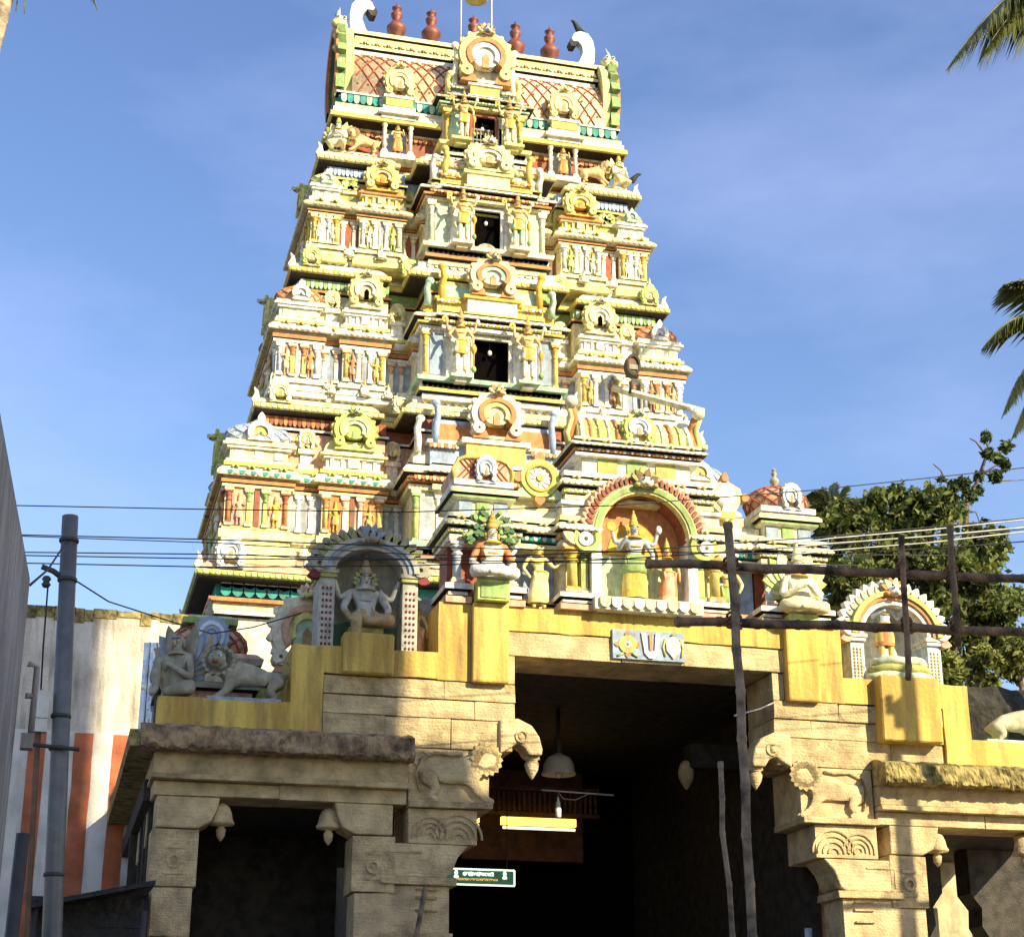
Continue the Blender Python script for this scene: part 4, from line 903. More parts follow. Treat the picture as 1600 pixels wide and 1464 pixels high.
    # side hall shell
    q = MB(); q.box(*sorted((s*2.7, s*6.3)), .6, 6.4, 5.04, 5.3, 'darkshade'); q.build('hall_ceiling', GT)
    q = MB(); q.box(*sorted((s*3.45, s*6.3)), 3.4, 3.6, 0, 5.04, 'darkshade' if s < 0 else 'innerplaster'); q.build('hall_back_wall', GT)
    q = MB(); q.box(*sorted((s*2.5, s*2.7)), .95, 8.3, 0, 7.0, 'darkshade'); q.build('passage_wall', GT)
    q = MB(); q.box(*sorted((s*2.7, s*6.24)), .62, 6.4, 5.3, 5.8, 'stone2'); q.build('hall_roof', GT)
q = MB(); q.box(-2.7, 2.7, .92, 8.3, 7.0, 7.2, 'darkshade'); q.build('passage_ceiling', GT)
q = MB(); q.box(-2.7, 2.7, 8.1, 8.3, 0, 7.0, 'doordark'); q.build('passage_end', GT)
# left side of the left hall: returning pillars and eave
for i, y in enumerate((1.5, 3.0)):
    block(-6.17, -5.72, y, y+.4, 0, 4.6, 'stone2', 'pillar_block'); block(-6.2, -5.6, y-.1, y+.5, 4.6, 5.03, 'stone2', 'bracket')
block(-6.24, -5.9, .61, 6.4, 5.05, 5.5, 'stone2', 'side_beam'); block(-6.55, -6.1, -.36, 6.4, 5.52, 5.72, 'mossy', 'side_eave')
for i in range(5): block(-6.21, -6.12, .7+i*.9, .82+i*.9, 3.2, 5.0, 'darkshade', 'side_post')
for x0, x1 in ((-2.36, -1.88), (1.95, 2.42)): plaster(x0, x1, -.14, -.03, 6.58, 7.63)
# three painted marks on the lintel
b = MB(); b.box(-.47, .52, -.075, -.02, 7.02, 7.41, 'bluegrey'); ts = b.build('symbol_panel', GT)
b = MB(); b.arch(-.27, 7.21, .05, .12, 0, 2*PI, -.095, -.075, 'yellow', 18); b.arch(-.27, 7.21, .0, .05, 0, 2*PI, -.10, -.075, 'white', 12); b.ell((-.27, -.10, 7.21), (.02,.01,.02), 'orange', 6, 4)
for i in range(4): b.prism(leafshape(-.27+.11*math.cos(i*PI/2), 7.21+.11*math.sin(i*PI/2), PI/2-i*PI/2, .07, .07), -.09, -.075, 'orange')
for s in (-1, 1): b.tube([(-.27+s*.06,-.085,7.09),(-.27+s*.14,-.085,7.05)], .018, 'green', 5)
b.build('painted_wheel', ts)
b = MB(); b.prism([(-.08,7.38),(-.02,7.38),(.0,7.15),(.05,7.11),(.10,7.15),(.12,7.38),(.18,7.38),(.14,7.10),(.08,7.04),(.02,7.04),(-.04,7.10)], -.10, -.075, 'white'); b.build('painted_u_mark', ts)
b = MB(); b.prism([(.03,7.36),(.07,7.36),(.065,7.16),(.05,7.14),(.035,7.16)], -.10, -.075, 'orange'); b.build('painted_centre_stripe', ts)
b = MB(); b.prism([(.36,7.05),(.27,7.16),(.26,7.27),(.31,7.33),(.36,7.36),(.41,7.33),(.46,7.27),(.45,7.16)], -.10, -.075, 'white'); b.ell((.36,-.095,7.37), (.03,.015,.02), 'green', 6, 4)
for s in (-1, 1): b.tube([(.36+s*.10,-.085,7.32),(.36+s*.14,-.085,7.2),(.36+s*.11,-.085,7.08)], .014, 'yellow', 5)
b.build('painted_conch', ts)

# ================================================================== STUCCO SHRINE ROW on top of the gate
SR = thing('shrine_row', 'row of painted stucco pavilions with arched centre niche standing on the yellow parapet', 'shrine', (0, 0, 7.62))
SR.location = (0, 0, 0)
def sup(b, name, par=SR): return b.build(name, par)
def entab(x0, x1, y0, y1, z0, z1, cols, par=SR, pet=True):
    b = MB(); e = z1-z0
    b.mould([(x0, y0), (x1, y0), (x1, y1), (x0, y1)], [(.0, z0), (.04, z0), (.04, z0+e*.15), (.02, z0+e*.18), (.06, z0+e*.24), (.06, z0+e*.38), (.02, z0+e*.4), (.12, z0+e*.44), (.14, z0+e*.54), (.10, z0+e*.68), (.04, z0+e*.76), (.06, z0+e*.82), (.06, z1), (-.05, z1)],
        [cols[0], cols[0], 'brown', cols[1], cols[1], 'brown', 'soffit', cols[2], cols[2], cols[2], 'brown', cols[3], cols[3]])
    o = b.build('entablature', par)
    b = MB(); petals(b, x0-.04, x1+.04, y0-.05, z0+e*.24, z0+e*.37, .02, cols[1], 'white', .06); petals(b, x0-.1, x1+.1, y0-.135, z0+e*.45, z0+e*.55, .02, cols[2], cols[0], .085)
    for x in np.arange(x0+.1, x1, .3): b.arch(x, z0+e*.72, .02, .055, 0, PI, y0-.15, y0-.03, 'cream', 8)
    b.build('dentils', o, kind='stuff'); return o
def basem(x0, x1, y0, y1, z0, z1, cols):
    b = MB(); e = z1-z0; b.mould([(x0, y0), (x1, y0), (x1, y1), (x0, y1)], [(.06, z0), (.06, z0+e*.3), (.02, z0+e*.34), (.02, z0+e*.55), (.07, z0+e*.62), (.07, z0+e*.9), (.0, z1)], [cols[0], 'brown', cols[1], 'brown', cols[2], cols[2]]); return b.build('base_moulding', SR)
pw = pilaster_mesh(.60, .12, 'paleblue', 'white', 'salmon', True); pg = pilaster_mesh(.66, .15, 'yellow', 'gold', 'salmon', True); pgr = pilaster_mesh(.72, .11, 'lime', 'green', 'ivory')
for s in (-1, 1):
    lo, hi = sorted((s*1.74, s*2.62)); cx = (lo+hi)/2
    b = MB(); b.box(lo+.03, hi-.03, .42, .9, 7.62, 8.55, 'redbrown'); sup(b, 'wall')
    for xx in (lo+.08, hi-.08): basem(xx-.11, xx+.11, -.02, .9, 7.62, 7.90, ('salmon','ivory','white')); link('pilaster', pw, SR, (xx, .06, 7.90))
    entab(lo, hi, .02, .9, 8.50, 8.86, ('ivory','lemon','cream','ivory'))
    b = MB(); b.box(lo+.1, hi-.1, .12, .85, 8.86, 9.10, 'ivory')
    sup(b, 'neck')
    for k in (-1, 0, 1):
        b = MB(); b.box(cx+k*.24-.09, cx+k*.24+.09, .10, .13, 8.89, 9.07, ('bluegrey','green','bluegrey')[k+1]); sup(b, 'neck_panel')
    b = MB(); b.mould([(lo+.06, .08), (hi-.06, .08), (hi-.06, .9), (lo+.06, .9)], [(.0, 9.08), (.05, 9.10), (.05, 9.13), (.09, 9.15), (.09, 9.20), (.06, 9.24), (.01, 9.26), (.03, 9.28), (.03, 9.36), (-.02, 9.38)], ['ivory','green','brown','cream','cream','brown','white','white','white']); sup(b, 'eave')
    if s > 0:
        b = MB(); lattice_dome(b, (cx, .48, 9.36), .44, .42, 'salmon', 'redbrown', 14, 1, .9); sup(b, 'lattice_dome')
        b = MB(); finial_into(b, (cx, .48, 9.74), .36, 'stat'); sup(b, 'finial')
    else:
        b = MB(); b.prism([(lo+.06, 9.37), (hi-.06, 9.37), (hi-.02, 9.5), (hi-.08, 9.62), (hi-.2, 9.70), (lo+.2, 9.70), (lo+.08, 9.62), (lo+.02, 9.5)], .14, .85, 'salmon')
        for i in range(-5, 6):
            for q in (-1, 1):
                x = cx+i*.075*1.0
                xa, xb = x-q*.13, x+q*.13
                if lo+.02 < min(xa, xb) and max(xa, xb) < hi-.02: b.tube([(xa, .135, 9.39), (xb, .135, 9.69)], .012, 'redbrown', 4, False)
        b.tube([(lo+.04, .13, 9.38), (lo+.03, .13, 9.52), (lo+.1, .13, 9.66), (lo+.2, .13, 9.70), (hi-.2, .13, 9.70), (hi-.1, .13, 9.66), (hi-.03, .13, 9.52), (hi-.04, .13, 9.38)], .028, 'yellow', 6); sup(b, 'lattice_roof')
    link('gable_ornament', kudu(.28, .40, ('white','skyblue','white','white'), .06, crest=False), SR, (cx+(.03 if s < 0 else .06), .06, 9.32))
    # link walls
    lo, hi = sorted((s*1.12, s*1.74))
    b = MB(); b.box(lo, hi, .42, .9, 7.62, 8.5, 'skyblue'); sup(b, 'wall'); basem(lo, hi, .30, .9, 7.62, 7.84, ('salmon','ivory','salmon'))
    entab(lo-.02, hi+.02, .16, .9, 8.48, 8.92, ('cream','teal','ivory','cream'))
    b = MB(); b.box(lo-.06, hi+.06, .24, .85, 8.92, 9.06, 'ivory'); b.box(lo-.02, hi+.02, .3, .85, 9.06, 9.22, 'cream'); sup(b, 'attic')
    # centre pavilion sides
    for xx, me, y in ((s*1.0, pg, -.02), (s*.82, pgr, .04)): link('pilaster', me, SR, (xx, y, 7.86))
    basem(min(s*.74, s*1.13), max(s*.74, s*1.13), -.08, .9, 7.62, 7.87, ('salmon','ivory','white'))
    lo, hi = sorted((s*.74, s*1.12)); b = MB(); b.box(lo, hi, .14, .9, 7.87, 8.55, 'cream'); sup(b, 'wall')
    entab(lo, hi, -.04, .9, 8.52, 8.92, ('white','salmon','ivory','lemon'))
    b = MB(); b.box(lo, hi, .0, .9, 8.92, 9.10, 'ivory'); b.box(lo-.02, hi+.02, -.04, .9, 9.10, 9.16, 'paleblue'); sup(b, 'wall')
# wheel and conch emblems above the links
b = MB(); x, z = -1.38, 9.50
b.arch(x, z, .19, .27, 0, 2*PI, .14, .26, 'lime', 24); b.arch(x, z, .165, .20, 0, 2*PI, .12, .26, 'gold', 24); b.arch(x, z, .0, .17, 0, 2*PI, .16, .26, 'white', 20); b.arch(x, z, .0, .05, 0, 2*PI, .12, .2, 'yellow', 12)
for i in range(12): b.prism(leafshape(x+.05*math.cos(i*PI/6), z+.05*math.sin(i*PI/6), PI/2-i*PI/6, .11, .035), .145, .17, 'ivory')
for i in range(4): b.prism(leafshape(x+.25*math.cos(i*PI/2), z+.25*math.sin(i*PI/2), PI/2-i*PI/2, .14, .15), .15, .24, 'orange')
for s in (-1, 1): b.prism([(x+s*.12,9.22),(x+s*.34,9.22),(x+s*.30,9.32),(x+s*.24,9.36)], .16, .26, 'palegreen')
sup(b, 'wheel_emblem')
b = MB(); x, z = 1.30, 9.45; b.prism([(x+.3*px, z+.3*pz) for px, pz in ((0,1.15),(.25,.8),(.75,.55),(.85,.1),(.6,-.4),(.25,-.75),(0,-.95),(-.25,-.75),(-.6,-.4),(-.85,.1),(-.75,.55),(-.25,.8))], .18, .34, 'cream')
b.ell((x, .17, z+.04), (.15,.06,.19), 'white', 10, 6); b.prism(leafshape(x, z-.12, PI, .22, .14), .14, .2, 'white'); b.prism(leafshape(x, z+.25, 0, .14, .1), .15, .3, 'orange')
for s in (-1, 1): b.prism(leafshape(x+s*.24, z+.03, s*PI/2, .12, .12), .15, .3, 'orange')
b.prism([(x-.1,z-.3),(x+.1,z-.3),(x+.12,z-.2),(x-.12,z-.2)], .13, .3, 'yellow'); sup(b, 'conch_emblem')
# centre niche: back panel, floor, arch with flames and mask
zs = 8.68; RI = .62
b = MB(); b.box(-.70, .70, .24, .9, 7.62, 8.72, 'palegreen'); sup(b, 'niche_back')
b = MB(); b.prism([(.66*math.cos(PI*i/20), 8.52+.80*math.sin(PI*i/20)) for i in range(21)], .225, .9, 'orange'); b.prism([(-.06+.36*math.cos(PI*i/16), 8.52+.46*math.sin(PI*i/16)) for i in range(17)], .21, .3, 'gold'); sup(b, 'niche_sunburst')
b = MB(); b.box(-.75, .75, -.24, .24, 7.625, 7.80, 'ivory'); petals(b, -.7, .7, -.245, 7.64, 7.78, .04, 'cream', 'white', .16); sup(b, 'niche_floor')
for s in (-1, 1):
    b = MB(); b.box(min(s*.61, s*.745), max(s*.61, s*.745), -.10, .7, 7.80, zs, 'white'); sup(b, 'niche_jamb')
b = MB(); b.arch(0, zs, RI-.02, RI+.05, 0, PI, -.02, .88, 'redbrown', 24); sup(b, 'niche_vault')
b = MB(); b.arch(0, zs, RI, RI+.03, 0, PI, -.15, .0, 'lemon', 28); b.arch(0, zs, RI+.03, RI+.10, 0, PI, -.17, .0, 'green', 28); b.arch(0, zs, RI+.10, RI+.125, 0, PI, -.15, .0, 'lemon', 28); b.arch(0, zs, RI+.125, RI+.15, 0, PI, -.13, .0, 'brown', 28)
b.build('arch_band', SR)
b = MB(); b.prism([(1.10*math.cos(PI*i/20), zs+.02+.80*math.sin(PI*i/20)) for i in range(21)]+[(x_, zs+.02+math.sqrt(max(0, .74**2-x_*x_))) for x_ in np.linspace(-.74, .74, 17)], .02, .88, 'cream'); b.build('spandrel', SR)
def flames(par, zs, r, n, y0, y1, c1, c2, a0=6, a1=174, l=.17, w=.14, cx=0, skip=None):
    for i in range(n):
        a = R(a0+(a1-a0)*(i+.5)/n)
        if skip and abs(90-math.degrees(a)) < skip: continue
        q = MB(); q.prism(leafshape(0, 0, PI/2-a+.35*(1 if a < PI/2 else -1)*-1, l, w), y0, y1, c1); q.prism(leafshape(0, .02, PI/2-a+.35*(1 if a < PI/2 else -1)*-1, l*.6, w*.5), y0-.02, y0, c2)
        q.build('flame_leaf', par, (cx+r*math.cos(a), 0, zs+r*math.sin(a)))
flames(SR, zs, RI+.13, 30, -.14, -.02, 'salmon', 'redbrown', skip=9, l=.18, w=.10)
b = MB(); crest_into(b, .0, -.18, zs+.70, .42, ('olive','brown','ivory'), .08); b.build('lion_mask', SR)
for s in (-1, 1):
    b = MB(); b.arch(s*.85, zs-.10, .03, .10, 0, 2*PI, -.2, -.05, 'white', 14); b.arch(s*.82, zs-.08, .12, .19, R(150), R(390), -.18, -.05, 'lime', 14); b.prism(leafshape(s*.94, zs-.14, s*R(60), .25, .15), -.17, -.06, 'cream'); b.build('arch_scroll', SR)
# upper stages of the centre pavilion
entab(-1.02, 1.02, .08, .9, 9.20, 9.60, ('cream','lemon','ivory','white'))
b = MB(); b.box(-.78, .78, .16, .85, 9.60, 9.90, 'ivory'); sup(b, 'neck')
for k, c_ in ((-.42, 'olive'), (0, 'green'), (.42, 'olive')):
    b = MB(); b.box(k-.14, k+.14, .14, .17, 9.65, 9.86, c_); sup(b, 'neck_panel')
entab(-.86, .86, .10, .85, 9.86, 10.12, ('white','orange','ivory','cream'))
b = MB(); n = 10; pr = [(.14+.33*(1-math.cos(PI/2*i/n)), 10.12+.42*math.sin(PI/2*i/n)) for i in range(n+1)]; pr += [(.94-y, z) for y, z in pr[::-1]]; k = len(pr)
for x in (-.84, .84): b.v += [(x, y, z) for y, z in pr]
for i in range(k-1): b.face((i, k+i, k+i+1, i+1), 'lemon', True)
b.face(range(k), 'cream'); b.face(range(2*k-1, k-1, -1), 'cream'); vt = sup(b, 'wagon_vault')
for i in range(13):
    x = -.78+i*.13; b = MB(); b.tube([(x, y-.012, z) for y, z in pr[:11]], .02 if i % 2 else .034, ('white','orange','lime')[i % 3], 5); b.build('vault_rib', vt)
b = MB(); b.box(-.88, .88, .38, .56, 10.52, 10.60, 'white'); b.build('vault_ridge', vt)
link('gable_ornament', kudu(.44, .50, ('lime','white','paleblue','white'), .08), SR, (.02, .08, 10.10))
for s in (-1, 1):
    b = MB(); b.tube([(s*.86,.36,10.08),(s*.90,.30,10.22),(s*.84,.26,10.42),(s*.90,.22,10.58),(s*1.0,.2,10.64)], [.09,.085,.06,.07,.03], 'orange', 7); b.tube([(s*.92,.30,10.10),(s*.97,.24,10.25),(s*.91,.20,10.44),(s*.96,.17,10.6)], [.06,.05,.04,.04], 'lemon', 6)
    b.ell((s*.93,.14,10.66), (.10,.09,.09), 'ivory', 8, 5); b.tube([(s*.88,.2,10.7),(s*.82,.22,10.84)], [.04,.01], 'white', 6); b.build('horned_end', vt)

# ---- statues of the shrine row
def sash(c_):
    b = MB(); b.lathe([(.128,.36),(.14,.40),(.125,.50),(.11,.57),(.10,.60)], (0,0,0), c_, 16, 1.15, .88)
    for sx in (-1, 1): b.prism(leafshape(sx*.12, .55, PI+sx*R(14), .30, .07), -.06, -.03, c_)
    return [('sash', b.mesh('sash'))]
def leafhalo():
    b = MB()
    rl = random.Random(4)
    for i in range(90):
        a = R(rl.uniform(-118, 118)); r_ = rl.uniform(.08, .24)
        b.prism(leafshape(r_*math.sin(a), .50+r_*math.cos(a), a+rl.uniform(-.9, .9), rl.uniform(.05, .085), .045), -.02+rl.uniform(0, .09), rl.uniform(.075, .095), ('darkgreen','green','darkgreen')[i % 3])
    return [('leaf_halo', b.mesh('leaf_halo'))]
lot = figure('lotus1', [('l',(-.22,-.02,.60),(-.12,-.18,.50)),('r',(.22,-.02,.60),(.12,-.18,.50))], 'lotus', lambda c, dz: ('white' if c.z < .15 else ('orange' if (.09 < abs(c.x) and .22 < c.z < .40) else 'ivory')), crown=('gold','orange'), prop=leafhalo)
b = MB(); b.box(-2.33, -1.91, -.26, -.02, 7.63, 7.90, 'lime'); b.box(-2.29, -1.95, -.275, -.255, 7.66, 7.86, 'green'); b.build('statue_pedestal', SR)
statue('seated_statue', 'cross-legged seated statue crowned with dark green leaves on a green pedestal', 'statue', (-2.12, -.16, 7.90), 1.30, lot)
dan = figure('dancer0', [('l',(-.24,.0,.62),(-.17,-.06,.50)),('r',(.24,-.03,.64),(.40,-.08,.74))], 'stand', cscheme('lemon','cream'), skirt=('cream','lemon',.50), fem=True, sway=.03, hair='brown', crown=None)
statue('woman_statue', 'standing woman statue in cream skirt with one hand on hip before the left blue wall', 'statue', (-1.42, .12, 7.66), .88, dan)
dan2 = figure('dancer1', [('l',(-.24,-.03,.66),(-.34,-.08,.82)),('r',(.24,.0,.62),(.17,-.06,.50))], 'stand', cscheme('lemon','green'), skirt=('olive','green',.50), fem=True, sway=-.03, hair='brown', crown=('gold','green'))
statue('woman_statue', 'standing woman statue in green skirt before the right blue wall behind the bamboo', 'statue', (1.26, .12, 7.66), .86, dan2)
vis = figure('vishnu', [('l',(-.22,-.04,.64),(-.17,-.15,.74)),('r',(.22,-.03,.62),(.19,-.10,.46)),('l',(-.25,.0,.74),(-.29,-.03,.90)),('r',(.25,.0,.74),(.29,-.03,.90))], 'stand', cscheme('deityblue','gold'), skirt=('yellow','gold',.52), crown=('gold','yellow'), prop=lambda: attributes()+sash('green'))
statue('deity_statue', 'tall four-armed crowned statue in yellow robe standing in the arched centre niche', 'statue', (-.10, .04, 7.80), 1.12, vis)
con = figure('consort', [('l',(-.21,-.03,.64),(-.18,-.14,.60)),('r',(.20,.0,.62),(.19,-.04,.46))], 'stand', cscheme('skin','orange'), skirt=('orange','salmon',.52), fem=True, sway=.03, hair='brown', crown=('gold','green'))
statue('consort_statue', 'smaller standing statue in orange skirt beside the yellow-robed figure in the arched niche', 'statue', (.36, .04, 7.80), .82, con)
pr0 = figure('pray2', [('l',(-.20,-.05,.60),(-.04,-.17,.68)),('r',(.20,-.05,.60),(.04,-.17,.68))], 'lotus', lambda c, dz: ('cream' if c.z < .15 else 'ivory'), crown=('ivory','lemon'), prop=lambda: wings('cream','lime'))
b = MB(); b.box(1.98, 2.38, -.26, -.02, 7.63, 7.74, 'lime'); b.build('statue_pedestal', SR)
statue('praying_statue', 'winged seated statue with joined hands in the domed right pavilion', 'statue', (2.18, -.14, 7.74), 1.40, pr0)

# ================================================================== arched niches on the parapet steps
def niche(label, cx, zb, hw, zsp, ztop, y0, dull, seatfn):
    N_ = thing('arched_niche', label, 'niche', (cx, y0, zb))
    h = zsp-zb; r = hw-.10
    post = 'nichegrey' if dull else 'paleblue'; band = ('nichegrey','bluegrey','nichegrey') if dull else ('white','orange','lime')
    for s in (-1, 1):
        b = MB(); x0, x1 = sorted((s*(hw-.20), s*hw)); b.box(x0, x1, 0, .5, 0, h-.10, post); b.box(x0-.02, x1+.02, -.04, .5, h-.10, h-.05, 'olive' if dull else 'white'); b.box(x0-.04, x1+.04, -.06, .5, h-.05, h, 'stat' if dull else 'ivory')
        q = b.build('post', N_); b = MB()
        for i in range(10):
            for j in range(3): b.ell(((x0+x1)/2+(j-1)*.05, -.005, .06+i*(h-.22)/10), (.018,.012,.022), 'maroon' if dull else 'yellow', 5, 3)
        b.build('post_bosses', q, kind='stuff')
    b = MB(); pts = [(-hw+.18, 0), (hw-.18, 0), (hw-.18, h)]+[((hw-.18)*math.cos(PI*i/16), h+(hw-.18)*math.sin(PI*i/16)) for i in range(1, 16)]+[(-hw+.18, h)]
    b.prism(pts, .36, .5, 'stat' if dull else 'white'); b.build('back_panel', N_)
    if dull:
        b = MB(); b.prism([(-hw+.18, 0.01), (hw-.18, .01), (hw-.18, .42), (.1, .36), (-.2, .46), (-hw+.18, .38)], .34, .37, 'darkgreen'); b.build('painted_foot', N_)
    sz = (ztop-.30-zsp)/hw
    for i, (r0, r1, c_) in enumerate(((hw-.20, hw-.13, band[0]), (hw-.13, hw-.07, band[1]), (hw-.07, hw-.0, band[2]))):
        b = MB(); b.arch(0, h, r0, r1, 0, PI, -.04-.03*i, .5, c_, 26, 1, sz); b.build('arch_band', N_)
    n = 19
    for i in range(n):
        a = PI*(i+.5)/n
        if abs(a-PI/2) < .16: continue
        q = MB(); ang = PI/2-a
        q.prism(leafshape(0, 0, ang, .21, .15), .0, .12, 'stat' if dull else 'white'); q.prism(leafshape(.01, .02, ang, .12, .07), -.025, .0, 'olive' if dull else 'cream')
        q.build('flame_leaf', N_, ((hw-.02)*math.cos(a), 0, h+(hw-.02)*sz*math.sin(a)))
    b = MB(); crest_into(b, 0, -.06, h+hw*sz-.06, .40, ('stat','bluegrey','stat') if dull else ('orange','cream','white'), .08); b.build('lion_mask', N_)
    for s in (-1, 1):
        b = MB(); b.arch(s*(hw+.02), h+.06, .03, .10, 0, 2*PI, -.08, .1, 'stat' if dull else 'white', 12); b.prism(leafshape(s*(hw+.0), h-.06, s*R(100), .16, .12), -.05, .08, 'maroon' if dull else 'salmon'); b.build('arch_scroll', N_)
    return N_
niche('grey-green arched niche with leafy rim holding a seated lion-faced figure, in shade', -3.68, 6.95, .64, 7.98, 8.72, .10, True, None)
niche('white arched niche with flame rim above the right parapet step, behind bamboo rails', 3.68, 6.93, .68, 7.62, 8.55, .10, False, None)
def mane2():
    b = MB()
    for i in range(14):
        a = 2*PI*i/14; b.prism(leafshape(.055*math.sin(a), .705+.055*math.cos(a), a, .07, .05), -.01, .02, 'olive')
    return [('mane', b.mesh('mane'))]
nar = figure('narasimha', [('l',(-.22,-.06,.62),(-.17,-.18,.50)),('r',(.22,-.06,.62),(.17,-.18,.50)),('l',(-.25,.0,.72),(-.30,-.04,.86)),('r',(.25,.0,.72),(.30,-.04,.86))], 'hang', lambda c, dz: ('tan' if c.z < .38 else 'nichegrey'), crown=('tan','stat'), jewel='grey', prop=mane2)
b = MB(); b.box(-.22, .22, -.12, .2, 0, .30, 'olive'); b.box(-.28, .28, -.1, .25, .0, .06, 'stat'); pd = b.build('throne', None, (-3.70, .22, 6.95), label='small olive stone seat under the lion-faced figure in the left niche', cat='pedestal')
b = MB(); b.box(-4.02, -3.38, -.16, .12, 6.60, 7.12, 'ochre'); bevel(b.build('statue_block', GT), .02)
statue('deity_statue', 'seated lion-faced grey statue with orange legs inside the shaded left niche', 'statue', (-3.70, .26, 6.95), 1.36, nar)
# right niche figure on coiled serpent
kri = figure('krishna', [('l',(-.21,-.05,.64),(-.10,-.17,.70)),('r',(.21,-.03,.64),(.24,-.12,.76))], 'stand', cscheme('paleblue','yellow'), skirt=('yellow','orange',.34), crown=('gold','orange'), hair='black')
statue('deity_statue', 'standing pale statue in yellow cloth inside the white right niche', 'statue', (3.62, .28, 7.28), .98, kri)
b = MB()
for k in range(3):
    pts = [(.44*math.cos(t)*(1-.10*k), .34*math.sin(t)*.6+.0, .06+.105*k+.012*math.sin(t*5)) for t in np.linspace(0, 2*PI, 25)]; b.tube(pts, .062, ('palegreen','olive','palegreen')[k], 8)
b.build('coiled_serpent', None, (3.68, .05, 6.95), label='coiled green stone serpent under the figure in the right niche', cat='statue')
b = MB(); b.box(3.24, 4.12, -.22, .10, 6.10, 6.99, 'ochre'); bevel(b.build('statue_block', GT), .02)
# left corner figures
gar = fig_pray(1)
statue('winged_statue', 'grey-green winged figure sitting with one knee raised on the left parapet corner', 'statue', (-6.02, .26, 6.20), 1.42, gar, rz=R(-30), sc=(1.2, 1.3, 1.50))
statue('lion_statue', 'grey-green lion with petal mane on the left parapet, beside the winged figure', 'statue', (-5.12, .18, 6.20), 1.05, lion_parts('lion_grey', 'stat', 'stat'), sc=(1.06, .9, .92))
statue('lion_statue', 'cream lion facing right on the right end of the parapet', 'statue', (5.48, .25, 6.20), 1.05, lion_parts('lion_cream', 'creamstone', 'tan'), sc=(-1.06, .9, .92))
b = MB(); b.box(-5.66, -4.75, .0, .5, 6.20, 6.245, 'bluegrey'); b.build('lion_slab', GT); b = MB(); b.box(4.9, 5.95, .0, .5, 6.20, 6.245, 'mint'); b.build('lion_slab', GT)
# roof shrine behind the left corner
RS = thing('roof_shrine', 'small painted shrine with orange lattice dome behind the left parapet figures', 'shrine', (-5.6, 1.6, 5.8))
RS.location = (0, 0, 0)
cx, cy = -5.56, 1.7
b = MB(); b.mould([(cx-.55, cy-.55), (cx+.55, cy-.55), (cx+.55, cy+.55), (cx-.55, cy+.55)], [(.1,5.8),(.1,6.1),(.02,6.12),(.02,6.55),(.1,6.58),(.1,6.66),(0,6.68),(0,6.86),(.12,6.9),(.14,6.98),(.05,7.06),(-.05,7.08)], ['salmon','brown','salmon','brown','stat','brown','cream','brown','stat','salmon','salmon']); b.build('body', RS)
b = MB(); lattice_dome(b, (cx, cy, 7.06), .50, .52, 'salmon', 'redbrown', 14); b.build('lattice_dome', RS)
b = MB(); b.box(cx-.36, cx+.36, cy-.36, cy+.36, 7.50, 7.58, 'green'); b.box(cx-.28, cx+.28, cy-.28, cy+.28, 7.58, 7.63, 'palegreen'); b.build('dome_cap', RS)
b = MB(); finial_into(b, (cx, cy, 7.62), .34, 'stat'); b.build('finial', RS)
link('gable_ornament', kudu(.46, .56, ('bluegrey','paleblue','bluegrey','skyblue'), .08, crest=False), RS, (cx, cy-.58, 6.98))
b = MB(); b.mould([(-4.98, 1.5), (-3.9, 1.5), (-3.9, 2.4), (-4.98, 2.4)], [(.08,5.8),(.08,6.2),(.0,6.22),(.0,6.3),(.06,6.34),(.06,6.46),(-.02,6.5),(-.02,6.72),(.05,6.76),(.08,6.86),(.0,6.92)], ['stat','brown','lemon','orange','lemon','brown','lime','brown','green','lime']); b.build('side_block', RS)
link('gable_ornament', kudu(.95, 1.25, ('ivory','salmon','lemon','mint'), .14), RS, (-4.28, 1.40, 6.9))
kq = statue('attendant_statue', 'small crowned figure with painted dress standing right of the shaded niche', 'statue', (-2.96, .62, 6.96), .80, con)
b = MB(); b.box(-3.1, -2.6, .8, .9, 6.95, 7.9, 'grey'); b.build('panel', RS)

# ================================================================== loudspeaker and spar on the tower
LS = thing('horn_loudspeaker', 'dark oval horn loudspeaker on a sloping white spar at the right of the tower', 'loudspeaker', at(988, 572, 8.45))
p0, p1 = at(972, 598, 8.6), at(1100, 644, 8.1); o0 = Vector(LS.location)
b = MB(); b.tube([p0-o0+Vector((-.1,.3,0)), p1-o0], .075, 'ivory', 4, False); b.build('spar', LS)
b = MB(); b.arch(0, .0, .0, .15, 0, 2*PI, -.05, .1, 'brown', 20, .9, 1.4); b.arch(0, 0, .12, .165, 0, 2*PI, -.09, .1, 'darkshade', 20, .9, 1.4); b.build('horn', LS)
b = MB(); b.box(-.09, .09, -.08, -.045, -.10, .0, 'stat'); b.build('horn_label', LS)
b = MB(); b.tube([(0,.05,-.3),(0,.2,-.5)], .03, 'iron', 6); b.build('bracket', LS)

